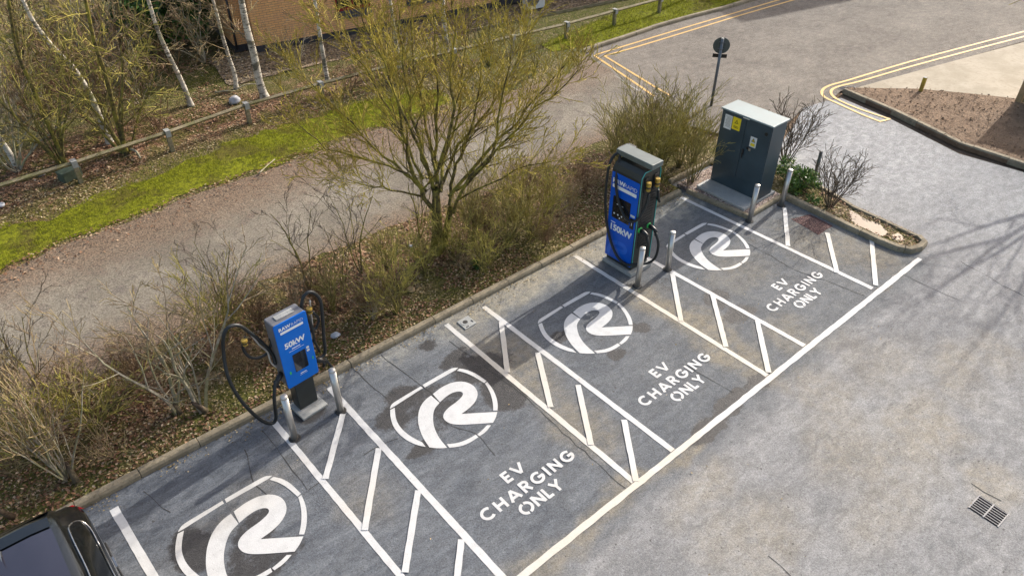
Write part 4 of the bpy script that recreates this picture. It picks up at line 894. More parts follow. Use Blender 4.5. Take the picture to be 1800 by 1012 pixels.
# ------------------------------------------------------------------ brick building
bld = empty('brick_building', (fr.x, fr.y, VZ-.04), math.atan2(wd.y, wd.x)); tag(bld, 'buff brick building with blue black brick base course and dark red window frames', 'building')
BLN, BD, BH = 24.0, 9.0, 3.0
g = MB(); g.box(-.62, BLN, .45, BD, .24, BH); g.box(0, BLN, 0, .45, .24, BH); g.build('wall', M['brick'], bld)
g = MB(); g.box(-.64, BLN+.02, .43, BD+.02, 0, .24); g.box(-.02, BLN+.02, -.025, .43, 0, .24); g.build('base_course', M['plinth'], bld)
g = MB(); ov = .5; vs_ = [(-1.1, -ov, BH), (BLN+ov, -ov, BH), (BLN+ov, BD+ov, BH), (-1.1, BD+ov, BH), (3, BD/2, BH+2.2), (BLN-4, BD/2, BH+2.2), (-1.1, -ov, BH-.15), (BLN+ov, -ov, BH-.15), (BLN+ov, BD+ov, BH-.15), (-1.1, BD+ov, BH-.15)]
g.add(vs_, [(0, 1, 5, 4), (1, 2, 5), (2, 3, 4, 5), (3, 0, 4), (6, 7, 1, 0), (7, 8, 2, 1), (8, 9, 3, 2), (9, 6, 0, 3), (9, 8, 7, 6)]); g.build('roof', M['rooft'], bld)
g = MB(); g.tube([(-.10, -.06, .1), (-.10, -.06, BH-.2)], .04, 10); g.build('downpipe', M['plinth'], bld, smooth=True)
g = MB(); g.tube([(-.55, .36, .1), (-.55, .36, BH-.2)], .04, 10); g.build('downpipe', M['plinth'], bld, smooth=True)
invb = (Matrix.Translation(bld.location) @ Matrix.Rotation(bld.rotation_euler[2], 4, 'Z')).inverted()
def wpt(px, py): return invb @ at_plane(px, py, wn_, fr)
wa, wb = wpt(592, 34), wpt(652, 24)
def window(x0, x1, z0, z1):
    g = MB(); t = .07
    g.box(x0, x1, -.02, .05, z0, z0+t*1.6); g.box(x0, x1, -.02, .05, z1-t, z1); g.box(x0, x0+t, -.02, .05, z0+t*1.6, z1-t); g.box(x1-t, x1, -.02, .05, z0+t*1.6, z1-t); g.box((x0+x1)/2-t/2, (x0+x1)/2+t/2, -.02, .05, z0+t*1.6, z1-t)
    f = g.build('window', M['redframe'], bld, bevel=.005)
    g = MB(); g.box(x0+t, x1-t, -.006, .0, z0+t*1.6, z1-t); g.build('pane', M['winglass'], f)
    g = MB(); g.box(x0-.02, x1+.02, -.07, -.021, z0-.26, z0-.002)
    g.build('sill', M['grille'], f)
    g = MB(); k = int((x1-x0)/.09)
    for i in range(k): g.box(x0+i*.09, x0+i*.09+.03, -.08, -.0705, z0-.25, z0-.01)
    g.build('slats', M['plinth'], f)
window(wa.x, wb.x, wa.z+.24, wa.z+1.55); window(wpt(715, 0).x, wpt(715, 0).x+1.5, wpt(722, 8).z+.22, wpt(722, 8).z+1.5)
window(wpt(850, 0).x+1, wpt(850, 0).x+2.6, 1.6, 2.8)
v0 = wpt(872, 22); g = MB(); g.box(v0.x, v0.x+1.0, -.10, -.026, .08, .34); g.build('vent_cover', M['plinth'], bld, bevel=.02)
ab = at(941, 17, .1); ac = empty('air_conditioning_unit', (ab.x, ab.y+.1, VZ-.04), math.atan2(wd.y, wd.x)); tag(ac, 'pale outdoor air conditioning unit on the gravel against the brick wall', 'air conditioner')
g = MB(); g.box(-.42, .42, -.16, .16, .08, .85); g.build('casing', M['acw'], ac, bevel=.015)
g = MB(); disc(g, (-.12, -.16, .47), (0, -1, 0), .28, .012); fn = g.build('fan_grille', M['grille'], ac)
g = MB(); g.box(-.36, -.28, -.15, .15, 0, .08); g.box(.28, .36, -.15, .15, 0, .08); g.build('feet', M['plinth'], ac)

# ------------------------------------------------------------------ timber screen at the right edge
sc0 = at(1783, 179, .08); scr = empty('timber_screen', (sc0.x, sc0.y, .05), 0); tag(scr, 'tall timber screen end standing on the bare soil bed at the right edge', 'screen')
g = MB(); g.box(0, .16, -.16, 0, 0, 2.15); g.build('end_post', M['timber2'], scr, bevel=.008)
g = MB()
for i in range(30): g.box(.05, .075, -.17-(i+1)*.15, -.175-i*.15, .05, 2.10)
g.build('boards', M['timber2'], scr); g = MB()
for z in (.4, 1.7): g.box(.076, .12, -4.7, -.165, z, z+.09)
g.build('rails', M['timber2'], scr)
print('street done')

# ------------------------------------------------------------------ parked car (only its rear right quarter is in view)
def lerp(a, b, t): return a+(b-a)*t
car = empty('parked_car', (-1.27, 8.42, 0)); tag(car, 'glossy black parked car with panoramic glass roof in the corner of the car park', 'car')
# local: y=0 rear bumper, -Y forward. stations along length
HWc = .92
def car_section(y, hw, z0, zb, zr, hwr):
    """half profile from sill to roof centre"""
    return [(hw*.86, z0), (hw*.97, z0+.12), (hw, lerp(z0, zb, .5)), (hw*.985, zb-.06), (hw*.95, zb), (lerp(hw*.95, hwr, .55), lerp(zb, zr, .55)), (hwr, zr-.09), (hwr*.90, zr-.02), (hwr*.5, zr+.015), (0, zr+.02)]
ST = [(0.0, .70, .40, .80, .84, .55), (-.05, .82, .30, .90, .95, .62), (-.16, .88, .24, .98, 1.12, .64), (-.35, .91, .22, 1.0, 1.34, .64), (-.55, .92, .22, 1.0, 1.46, .64), (-.85, .925, .22, .99, 1.50, .65), (-1.6, .93, .22, .97, 1.53, .67), (-2.4, .93, .22, .95, 1.50, .66),
      (-2.9, .93, .22, .95, 1.30, .66), (-3.35, .92, .22, .95, 1.02, .72), (-3.7, .90, .22, .90, .93, .74), (-4.15, .84, .25, .76, .80, .66), (-4.32, .72, .32, .60, .66, .5)]
rings = []
for (y, hw, z0, zb, zr, hwr) in ST:
    h = car_section(y, hw, z0, zb, zr, hwr); rings.append([(x, y, z) for x, z in h]+[(-x, y, z) for x, z in h[-2::-1]])
n = len(rings[0]); g = MB(); V = [p for r_ in rings for p in r_]; Fs = []
for i in range(len(rings)-1):
    for k in range(n-1): Fs.append((i*n+k, i*n+k+1, (i+1)*n+k+1, (i+1)*n+k))
Fs += [tuple(range(n))[::-1], tuple((len(rings)-1)*n+k for k in range(n))]; Fs.append(tuple(i*n for i in range(len(rings)))+tuple(i*n+n-1 for i in range(len(rings)-1, -1, -1)))
g.add(V, Fs); body = g.build('body', M['carpaint'], car, smooth=True, bevel=0)
# panoramic roof
def roof_pt(x, y, lift=.006):
    for i in range(len(ST)-1):
        if ST[i][0] >= y >= ST[i+1][0]:
            t = (ST[i][0]-y)/(ST[i][0]-ST[i+1][0]); zr = lerp(ST[i][4], ST[i+1][4], t); hwr = lerp(ST[i][5], ST[i+1][5], t); break
    a = abs(x)/hwr; z = zr+.02-.005*(a/.5) if a < .5 else zr+.015-.035*((a-.5)/.4)
    return (x, y, z+lift)
def roof_panel(x0, x1, y0, y1, name, mat, lift=.008, nx=10, ny=8):
    g = MB(); vs_ = [roof_pt(lerp(x0, x1, i/nx), lerp(y0, y1, j/ny), lift) for j in range(ny+1) for i in range(nx+1)]
    g.add(vs_, [(j*(nx+1)+i, j*(nx+1)+i+1, (j+1)*(nx+1)+i+1, (j+1)*(nx+1)+i) for j in range(ny) for i in range(nx)]); return g.build(name, M[mat], car, smooth=True)
roof_panel(-.54, .54, -.80, -2.3, 'glass_roof', 'roofglass'); roof_panel(-.54, .54, -.585, -.775, 'roof_spoiler', 'carpaint', .02)
def side_pt(y, t, s_, out=.006):
    for i in range(len(ST)-1):
        if ST[i][0] >= y >= ST[i+1][0]:
            q = (ST[i][0]-y)/(ST[i][0]-ST[i+1][0]); S = [lerp(a, b, q) for a, b in zip(ST[i], ST[i+1])]; break
    x0, z0 = S[1]*.95, S[3]; x1, z1 = S[5], S[4]-.09; return Vector((s_*(lerp(x0, x1, t)+out), y, lerp(z0, z1, t)+out*.5))
for s_ in (1, -1):
    for ys, ts in (([(-.72, .16), (-.62, .40), (-.80, .80), (-1.18, .90), (-1.18, .10)]), None) if False else ():
        pass
    def quad(pts, name, mat, out=.006):
        g = MB(); g.add([side_pt(y, t, s_, out) for y, t in pts], [tuple(range(len(pts)))]); return g.build(name, M[mat], car)
    quad([(-.70, .12), (-.60, .32), (-.78, .78), (-1.02, .88), (-1.10, .10)], 'quarter_window', 'glass')
    quad([(-1.16, .10), (-1.08, .88), (-1.60, .90), (-1.95, .90), (-1.95, .08)], 'side_window', 'glass')
    quad([(-2.0, .08), (-2.0, .90), (-2.35, .90), (-2.85, .30), (-2.95, .08)], 'side_window', 'glass')
    g = MB(); g.tube(catmull([side_pt(y, t, s_, .012) for y, t in ((-1.0, .05), (-.68, .08), (-.57, .34), (-.76, .82), (-1.0, .93), (-1.6, .95), (-2.36, .95), (-2.9, .3))], 4), .011, 6); g.tube([side_pt(y, .04, s_, .012) for y in (-1.0, -1.6, -2.3, -2.95)], .011, 6)
    g.build('chrome_strip', M['chrome'], car, smooth=True)
    g = MB(); vs_ = [(s_*.66, -.085, .84), (s_*.86, -.13, .83), (s_*.89, -.24, .86), (s_*.885, -.26, .93), (s_*.78, -.13, .96), (s_*.66, -.10, .95)]; g.add([Vector(v)+Vector((s_*.02, .03, .01)) for v in vs_], [tuple(range(6))]); g.build('tail_lamp', M['redlamp'], car)
    for yw in (-.80, -3.45):
        g = MB(); g.tube([(s_*.70, yw, .32), (s_*.935, yw, .32)], .32, 24); w = g.build('wheel', M['tyre'], car); g = MB(); g.tube([(s_*.93, yw, .32), (s_*.942, yw, .32)], .21, 16); g.build('rim', M['chrome'], w)
    g = MB(); g.box(min(s_*.93, s_*.955), max(s_*.93, s_*.955), -1.28, -1.10, .80, .825); g.box(min(s_*.93, s_*.955), max(s_*.93, s_*.955), -2.25, -2.07, .80, .825); g.build('door_handle', M['chrome'], car)
g = MB(); vs_ = [(-.56, -.20, 1.10), (.56, -.20, 1.10), (.56, -.50, 1.40), (-.56, -.50, 1.40)]; g.add([Vector(v)+Vector((0, .03, .035)) for v in vs_], [(0, 1, 2, 3)]); g.build('rear_window', M['glass'], car)
g = MB(); g.tube([roof_pt(.0, -.80, .012), (.0, -.95, 1.58), (.0, -1.02, 1.60)], [.016, .007, .004], 6); g.build('aerial', M['chrome'], car)
car.rotation_euler[2] = R(0)
print('car done')

# ------------------------------------------------------------------ plants
rnd = random.Random(11)
def rv(s_=1): return Vector((rnd.uniform(-1, 1), rnd.uniform(-1, 1), rnd.uniform(-1, 1)))*s_
def grow(gt, gc, p, d, L, r, lvl, P):
    """one branch: lvl counts down to twigs. gt thick wood, gc fine twigs."""
    nseg = max(2, min(8, int(L/P.get('seg', .22)))) if lvl > 0 else 2+(L > .3)
    pts = [p.copy()]; dirs = []
    for i in range(nseg):
        d = (d+rv(P['wob'])+Vector((0, 0, P['up']))*(1/nseg)).normalized(); p = p+d*(L/nseg); pts.append(p.copy()); dirs.append(d.copy())
    rad = [max(P['rmin'], r*(1-.75*i/nseg)) for i in range(nseg+1)]
    fine = r < P['fine']
    (gc if fine else gt).tube(pts, rad, 3 if r < .012 else (4 if r < .03 else 7), 0, False)
    if P.get('bud') and r < .02:
        for q in pts[1:]:
            for _ in range(P['bud']):
                a = q+rv(.022); b = rv(.013); c = rv(.013); gc.add([a, a+b, a+c], [(0, 1, 2)])
    if lvl <= 0: return
    nch = P['n'][lvl] if isinstance(P['n'], dict) else P['n']
    nch = max(1, int(nch*(.75+rnd.random()*.5)))
    for i in range(nch):
        t = P['t0']+(1-P['t0'])*(i+rnd.random())/nch; x = t*nseg; k = min(nseg-1, int(x)); q = pts[k].lerp(pts[k+1], x-k); dd = dirs[k]
        side = dd.cross(rv()).normalized(); a = R(rnd.uniform(*P['ang'])); nd_ = (dd*math.cos(a)+side*math.sin(a)).normalized()
        grow(gt, gc, q, nd_, L*rnd.uniform(*P['lr'])*(1-.35*t), max(P['rmin'], r*(1-.7*t)*.62), lvl-1, P)
def make_tree(name, label, cat, base, mats, fn, group=None, parts=('trunk', 'crown')):
    t = empty(name, base); tag(t, label, cat, group); gt, gc = MB(), MB(); fn(gt, gc)
    off = Vector(base)
    for g in (gt, gc): g.v = [(v[0]-off.x, v[1]-off.y, v[2]-off.z) for v in g.v]
    if gt.v: gt.build(parts[0], M[mats[0]], t, smooth=True)
    if gc.v: gc.build(parts[1], M[mats[1]], t)
    return t
GZ = VZ-.06
# the big lichen-yellow tree in the planted bed
tb = at(767, 443, .08); tb = Vector((tb.x, tb.y, GZ))
PT = dict(wob=.15, up=.22, rmin=.0050, fine=.013, n={3: 6, 2: 5, 1: 4}, t0=.18, ang=(18, 55), lr=(.40, .66), bud=1, seg=.22)
def z7(x, y): return (640+x/2.53, 60+y/2.53)
LIMBS = [([(312, 790), (250, 690), (190, 490), (150, 300), (60, 0)], .075, -.3), ([(310, 700), (240, 480), (200, 300), (165, 60), (150, -160)], .06, .5), ([(318, 690), (312, 600), (320, 430), (330, 200), (305, -150)], .065, .9),
         ([(380, 760), (395, 640), (430, 540), (480, 380), (520, 200), (560, -60)], .06, .6), ([(395, 790), (470, 640), (640, 470), (770, 330), (955, 165)], .055, -.5), ([(385, 730), (520, 545), (650, 420), (760, 290), (925, 90)], .055, .3),
         ([(262, 690), (150, 600), (0, 555), (-170, 500), (-300, 400)], .045, -.6), ([(270, 700), (130, 580), (0, 460), (-150, 300), (-330, 150)], .045, .4), ([(250, 720), (120, 690), (0, 672), (-120, 640)], .035, -1.0),
         ([(340, 690), (360, 560), (420, 380), (440, 200), (470, -120)], .055, 1.2), ([(420, 740), (560, 660), (740, 590), (880, 560)], .035, -.8), ([(330, 700), (300, 500), (240, 250), (220, 0), (210, -200)], .05, 1.4),
         ([(330, 720), (420, 500), (560, 330), (680, 120), (760, -80)], .05, 1.1), ([(270, 640), (150, 420), (50, 230), (-100, 20), (-180, -80)], .045, .9), ([(320, 620), (400, 380), (380, 200), (400, 0), (380, -180)], .05, -.9),
         ([(300, 640), (210, 430), (120, 200), (20, 0), (-30, -120)], .045, -1.0), ([(410, 700), (560, 560), (600, 380), (640, 180), (660, 0)], .045, -.7)]
def big(gt, gc):
    top = at_depth(*z7(322, 770), tb); gt.tube([tb, tb.lerp(top, .5)+Vector((.02, 0, 0)), top, at_depth(*z7(318, 690), tb)], [.15, .115, .10, .07], 10, 0, False)
    t2 = at_depth(*z7(385, 770), tb, .1); gt.tube([tb+Vector((.12, 0, 0)), tb.lerp(t2, .5)+Vector((.08, 0, 0)), t2], [.09, .07, .055], 8, 0, False)
    for pts, r, off in LIMBS:
        n = len(pts); P3 = [at_depth(*z7(*p), tb, off*(i/(n-1))**.8*1.6) for i, p in enumerate(pts)]; P3 = catmull(P3, 3); m = len(P3)
        P3 = [p+rv(.04) for p in P3]
        rad = [max(.006, r*.72*(1-i/m*.85)) for i in range(m)]; gt.tube(P3, rad, 6, 0, False)
        L = sum((P3[i+1]-P3[i]).length for i in range(m-1))
        for i in range(2, m):
            for _ in range(3 if i > m*.35 else 1):
                d = (P3[i]-P3[i-1]).normalized(); side = d.cross(rv()).normalized(); a = R(rnd.uniform(18, 50))
                grow(gt, gc, P3[i].copy(), (d*math.cos(a)+side*math.sin(a)+Vector((0, 0, .12))).normalized(), rnd.uniform(.5, 1.25)*(1-.35*i/m), rad[i]*.5, 2, PT)
make_tree('bare_tree', 'large leafless tree with many yellow lichen covered limbs fanning up from the planted bed', 'tree', tb, ('b_yel', 't_yel'), big)

# shrubs: stems fanning from one foot
def shrub_proto(h, w, stems, lvl, P, r0=.012):
    def fn(gt, gc):
        for i in range(stems):
            a = rnd.random()*6.283; e = rnd.uniform(.1, 1); tilt = e*w/h
            d = Vector((math.cos(a)*tilt, math.sin(a)*tilt, 1)).normalized(); grow(gt, gc, Vector((math.cos(a)*.05*e, math.sin(a)*.05*e, 0)), d, h*rnd.uniform(.6, 1.0), r0*rnd.uniform(.7, 1.3), lvl, P)
    return fn
PROT = {}
def proto_mesh(key, fn, mats):
    gt, gc = MB(), MB(); fn(gt, gc); out = []
    for g, nm, mt in ((gt, 'stems', mats[0]), (gc, 'twigs', mats[1])):
        if not g.v: continue
        me = bpy.data.meshes.new(nm); me.from_pydata(g.v, [], g.f); me.materials.append(M[mt]); me.update(); out.append((nm, me))
    PROT[key] = out
PS = dict(wob=.18, up=.12, rmin=.0040, fine=.0075, n={3: 5, 2: 6, 1: 5}, t0=.2, ang=(15, 42), lr=(.38, .62), seg=.2)
def PSv(**k): d = dict(PS); d.update(k); return d
proto_mesh('olive', shrub_proto(1.6, .85, 14, 2, PSv(bud=1, n={2: 7, 1: 5}, rmin=.0045)), ('b_olive', 't_olive'))
proto_mesh('olive2', shrub_proto(1.9, .85, 14, 2, PSv(n={2: 7, 1: 5}, bud=1, rmin=.0045)), ('b_olive', 't_dull'))
proto_mesh('yellow', shrub_proto(1.2, .9, 15, 2, PSv(bud=1, wob=.24, ang=(20, 60))), ('b_olive', 't_olive'))
proto_mesh('fawn', shrub_proto(1.6, 1.0, 11, 2, PSv(wob=.17, n={2: 7, 1: 5}, ang=(18, 48))), ('b_pale', 't_grey'))
proto_mesh('dark', shrub_proto(1.1, .75, 11, 2, PSv(n={2: 7, 1: 5}, ang=(18, 55))), ('t_dark', 't_dark'))
proto_mesh('red', shrub_proto(1.7, 1.2, 16, 2, PSv(wob=.26, n={2: 8, 1: 6}, ang=(20, 65))), ('t_red', 't_red'))
proto_mesh('sapling', shrub_proto(2.3, .5, 3, 3, PSv(n={3: 5, 2: 4, 1: 3}, ang=(18, 48)), .020), ('b_olive', 't_dark'))
proto_mesh('sapling2', shrub_proto(2.6, .8, 4, 3, PSv(n={3: 5, 2: 5, 1: 4}, ang=(20, 50)), .026), ('b_pale', 't_grey'))
proto_mesh('low', shrub_proto(.65, 1.1, 16, 1, PSv(wob=.34, n={1: 6}, ang=(20, 80), rmin=.0032), .005), ('t_dull', 't_grey'))
proto_mesh('wood', shrub_proto(2.9, 1.5, 7, 3, PSv(n={3: 5, 2: 4, 1: 3}, ang=(18, 55), wob=.17, rmin=.006), .026), ('b_olive', 't_olive'))
proto_mesh('woodf', shrub_proto(2.8, 1.6, 7, 3, PSv(n={3: 5, 2: 4, 1: 4}, ang=(18, 60), wob=.24, rmin=.006), .024), ('b_pale', 't_grey'))
proto_mesh('woodr', shrub_proto(2.4, 1.7, 8, 3, PSv(n={3: 5, 2: 5, 1: 3}, ang=(18, 60), wob=.26, rmin=.0055), .020), ('t_red', 't_red'))
ccount = {}
def plant(key, px, py, scale, label, group, name='bare_shrub', cat='shrub', sz=None, tilt=(0, 0), z=GZ, rz=None):
    q = at(px, py, .08); t = empty(name, (q.x, q.y, z), rnd.random()*6.28 if rz is None else rz); t.scale = (scale, scale, scale*(sz or 1)); t.rotation_euler[0] = R(tilt[0]); t.rotation_euler[1] = R(tilt[1])
    if group == 'low': group = None
    tag(t, label, cat, group)
    for nm, me in PROT[key]:
        o = bpy.data.objects.new(nm, me); C.objects.link(o); o.parent = t
    return t
GB = 'leafless shrubs in the planted bed'; GW = 'leafless undergrowth beyond the knee rail'; GH = 'twiggy bushes behind the tall charger'
S = [('fawn', 118, 838, 1.35, 'pale fawn twiggy bush with a short black stump beside the parked car', GB), ('yellow', 70, 800, 1.25, 'tangled yellow tinged bush above the parked car at the left edge', GB),
     ('fawn', 40, 740, 1.3, 'grey fawn bush at the left edge beside the old path', GB), ('yellow', 170, 760, 1.15, 'low yellow green bush between the parked car and the two black stumps', GB),
     ('sapling', 85, 700, 1.0, 'dark stemmed sapling leaning at the left end of the bed by the path', GB), ('sapling2', 311, 722, 1.1, 'pale many branched sapling rising from the left one of two black stumps', GB), ('sapling2', 356, 720, 1.15, 'tall pale sapling leaning left behind the 50kW charger cable', GB),
     ('olive', 392, 602, 1.0, 'round olive green bush directly behind the left cable loop of the 50kW charger', GB), ('sapling', 543, 503, 1.0, 'dark open sapling standing on the path edge behind the 50kW charger', GB), ('sapling', 637, 480, 1.0, 'slender dark sapling midway between the 50kW charger and the big tree', GB),
     ('sapling', 603, 525, .75, 'small dark sapling just right of the cable loop of the 50kW charger', GB), ('fawn', 655, 560, .6, 'small fawn bush near the kerb right of the 50kW charger', GB),
     ('olive', 698, 547, .95, 'olive yellow bush near the kerb left of the big tree foot', GB), ('sapling', 733, 425, 1.0, 'branching sapling close against the left of the big tree', GB),
     ('yellow', 745, 480, .9, 'low yellow bush tangled round the foot of the big tree', GB), ('olive', 800, 455, .85, 'olive bush right beside the big tree trunk', GB),
     ('yellow', 850, 478, .95, 'dense yellow green bush near the kerb right of the big tree', GB), ('olive2', 893, 432, .8, 'dull olive bush between the big tree and the 150kW charger', GB),
     ('olive', 936, 420, .85, 'tall olive bush left of the 150kW charger near the kerb', GB), ('olive', 900, 385, 1.05, 'tall yellow olive bush on the path side right of the big tree', GB), ('olive2', 960, 385, .75, 'small dull bush on the path side left of the 150kW charger', GB),
     ('olive2', 1085, 305, 1.0, 'twiggy olive bush at the left end of the clump behind the 150kW charger', GH), ('olive2', 1130, 290, 1.12, 'tallest dense olive bush right behind the canopy of the 150kW charger', GH), ('olive', 1118, 325, .9, 'low olive bush nearest the 150kW charger canopy', GH),
     ('olive2', 1160, 312, 1.05, 'dense brown olive bush in the middle of the clump left of the cabinet', GH), ('olive', 1195, 292, 1.0, 'olive bush left of the foot of the road sign pole', GH), ('olive2', 1190, 260, .95, 'bushy olive shrub near the road side of the clump before the road sign', GH), ('olive', 1075, 265, .8, 'sparse olive bush at the path end of the clump behind the tall charger', GH), ('dark', 1145, 250, 1.3, 'dark tipped bush at the road edge of the clump below the yellow lines', GH)]
S += [('olive2', 585, 545, .6, 'small dull bush just right of the right cable loop', GB), ('fawn', 520, 560, .7, 'small fawn bush right behind the top of the 50kW charger', GB),
      ('sapling', 415, 560, .9, 'dark sapling on the path edge behind the round olive bush', GB), ('yellow', 680, 470, .8, 'low yellow bush on the path edge left of the big tree', GB),
      ('olive2', 830, 425, .9, 'dull olive bush on the path side just right of the big tree trunk', GB), ('fawn', 1000, 375, .6, 'thin fawn bush directly left of the 150kW charger', GB), ('olive2', 1215, 320, .8, 'low dull bush at the gravel corner left of the green cabinet', GH)]
S += [('red', 150, 720, .75, 'reddish brown twiggy bush at the path edge near the left end of the bed', GB), ('red', 230, 690, .7, 'reddish twiggy bush on dry leaves left of the two black stumps', GB), ('red', 400, 650, .5, 'low reddish bush inside the big left cable loop of the 50kW charger', GB),
      ('red', 460, 575, .75, 'reddish brown bush on the path side just left of the 50kW charger top', GB), ('red', 560, 535, .6, 'low reddish bush behind the right cable loop of the 50kW charger', GB), ('red', 640, 545, .55, 'low reddish bush near the kerb below the slender dark sapling', GB), ('red', 860, 410, .7, 'reddish brown bush on the path side right of the big tree', GB), ('red', 960, 430, .5, 'low reddish bush near the kerb left of the 150kW charger', GB), ('red', 930, 350, .7, 'reddish bush at the path edge right of the tall yellow olive bush', GB),
      ('fawn', 20, 700, .9, 'fawn bush hanging over the old path at the left edge', GB), ('red', 1030, 340, .55, 'low reddish bush just behind the top of the 150kW charger', GB), ('olive', 1215, 285, .95, 'olive bush between road sign pole and green cabinet', GH), ('olive', 1150, 300, .9, 'full low olive bush in the heart of the clump left of the cabinet', GH)]
for k, px, py, sc_, lb, gp in S: plant(k, px, py, sc_, lb, gp)
plant('dark', 1381, 285, 1.5, 'dark leafless bush standing behind the right side of the green cabinet', GB, z=.03)
plant('dark', 1459, 362, 1.25, 'small rounded dark bare bush in the narrow planter beside the leafy shrub', GB, z=.03)
W_ = [('wood', 110, 285, 1.35, 'large yellow stemmed thicket leaning over the knee rail near the left edge'), ('wood', 222, 268, 1.45, 'tall yellow green multi stem tree behind the knee rail left of the fence post'),
      ('woodf', 30, 300, 1.1, 'pale thicket at the far left edge behind the knee rail'), ('woodr', 70, 200, 1.2, 'reddish brown thicket in the wood near the left edge'), ('woodr', 160, 180, 1.2, 'reddish thicket between the first two leaning birches'),
      ('wood', 40, 130, 1.2, 'yellow thicket in the upper left corner of the wood'), ('woodf', 250, 190, .9, 'fawn brush in the shade below the dark evergreen'), ('woodr', 280, 240, .8, 'low reddish brush behind the second fence post'),
      ('woodf', 130, 90, 1.2, 'fawn thicket far back in the wood left of the evergreen'), ('woodr', 230, 110, 1.0, 'brown brush under the left side of the dark evergreen'), ('woodf', 360, 110, 1.0, 'grey brush between the thin birch and the brick corner'),
      ('woodr', 30, 60, 1.2, 'russet thicket highest in the left corner of the wood'),
      ('wood', 700, 150, .85, 'yellow olive thicket on the knee rail behind the left of the big tree crown'), ('woodr', 760, 120, .7, 'brown brush between the knee rail and the brick wall'), ('wood', 860, 115, .8, 'olive thicket on the knee rail behind the big tree crown'),
      ('woodf', 900, 130, .55, 'thin fawn bush at the fence post near the top of the big tree'), ('woodr', 620, 160, .6, 'low brown brush behind the rail below the third birch'), ('wood', 940, 130, .6, 'olive brush near the corner where the path meets the yellow lines')]
W_ += [('woodr', 180, 225, 1.0, 'russet brush just behind the knee rail at the leaning white birch'), ('woodr', 90, 240, 1.0, 'russet thicket between the mossy trunk and the left edge'), ('woodf', 200, 130, 1.2, 'grey fawn thicket in the middle of the wood behind the leaning birch'),
       ('woodr', 130, 140, 1.1, 'brown thicket behind the first leaning birch, half way up the wood'), ('wood', 170, 60, 1.2, 'yellow olive thicket near the top of the wood behind the leaning birch'), ('woodf', 80, 30, 1.2, 'grey thicket at the top edge of the wood left of the leaning birch'),
       ('woodr', 300, 130, .8, 'brown brush around the thin straight birch'), ('woodf', 10, 230, 1.1, 'fawn thicket at the left edge above the pale leaning trunk'), ('woodf', 520, 120, .55, 'thin grey brush between the two birches before the brick wall'), ('woodr', 820, 85, .7, 'brown brush behind the big tree near the half hidden birch')]
for k, px, py, sc_, lb in W_: plant(k, px, py, sc_, lb, GW)
LW = [(200, 800), (330, 650), (470, 640), (590, 575), (690, 500), (760, 500), (820, 475), (900, 445), (980, 400), (1020, 370), (870, 430), (560, 560), (430, 640), (240, 700), (30, 830), (150, 690), (1210, 325), (1060, 330)]
LBL = ['low bramble tangle above the kerb right of the parked car', 'low dry tangle on brown leaves below the round olive bush', 'low tangle behind the left cable of the 50kW charger', 'low tangle at the foot of the small dark sapling', 'low bramble left of the big tree foot on the path side',
       'low bramble at the kerb side of the big tree', 'low tangle between the big tree and its right neighbour bush', 'low bramble by the kerb left of the 150kW charger', 'low tangle in the bed nearest the 150kW charger', 'low tangle behind the upper cable of the 150kW charger',
       'low tangle under the tall yellow olive bush', 'low tangle right behind the top of the 50kW charger', 'low tangle between kerb and olive bush left of the 50kW charger', 'low dry tangle left of the two black stumps', 'low tangle at the left edge just above the parked car', 'low dry tangle beside the path near the left end', 'low tangle left of the gravel surround of the cabinet', 'low tangle at the path side end of the bush clump']
for (px, py), lb in list(zip(LW, LBL))[::2]: plant('low', px, py, rnd.uniform(.8, 1.3), lb, 'low bramble tangles in the planted bed', 'bramble', 'bramble')

# short dark stumps seen at the foot of the bed shrubs
for (p, q, lb) in (((116, 815), (135, 846), 'black mossy stump leaning below the pale twiggy bush near the parked car'), ((301, 706), (316, 725), 'left one of two thin black stumps on the leaf litter'), ((340, 708), (362, 722), 'right one of two thin black stumps, nearest the 50kW charger'), ((0, 898), (22, 908), 'grey black dead branch stub at the left edge beside the parked car')):
    b = at(*q, .08); a = at(*p, .32); g = MB(); d = a-b; g.tube([b-d*.05, b+d*.5, a, a+d*.15], [.05, .045, .035, .02], 8); o = g.build('dead_stump', M['t_dark'], smooth=True); tag(o, lb, 'stump')

# birches and other trunks in the wood
PB = dict(wob=.16, up=.02, rmin=.006, fine=.04, n={2: 6, 1: 5}, t0=.2, ang=(25, 55), lr=(.45, .7), seg=.3)
def birch(pts, r, H, label, nb=14, blen=1.6, mats=('birch', 't_grey'), low=.9, off=0, name='birch_tree'):
    b = at(*pts[0], .08); b.z = GZ
    def fn(gt, gc):
        P3 = [b]+[at_depth(x, y, b, off*(i+1)/len(pts)) for i, (x, y) in enumerate(pts[1:])]; d = (P3[-1]-P3[-2]).normalized()
        d = (d+Vector((0, 0, .6))).normalized()
        while P3[-1].z < H: P3.append(P3[-1]+(d+rv(.06)).normalized()*.7)
        Q = catmull(P3, 3); m = len(Q); Lz = Q[-1].z
        rad = [max(.012, r*(1-.85*i/m)) for i in range(m)]; rad[0] = r*1.35; gt.tube(Q, rad, 9, 0, False)
        for i in range(nb):
            k = int(m*(.12+.85*(i+rnd.random())/nb)); k = min(m-2, k)
            if Q[k].z < low: continue
            a = rnd.random()*6.283; dd = Vector((math.cos(a), math.sin(a), rnd.uniform(.2, .9))).normalized(); grow(gt, gc, Q[k].copy(), dd, blen*rnd.uniform(.5, 1.1), rad[k]*.26, 2, PB)
    return make_tree(name, label, 'tree', b, mats, fn, 'birches and slim trees in the wood')
birch([(193, 250), (175, 205), (155, 160), (125, 115), (95, 85), (60, 40), (40, 0)], .085, 6, 'leaning white birch whose trunk bends left, second from the left edge', 16)
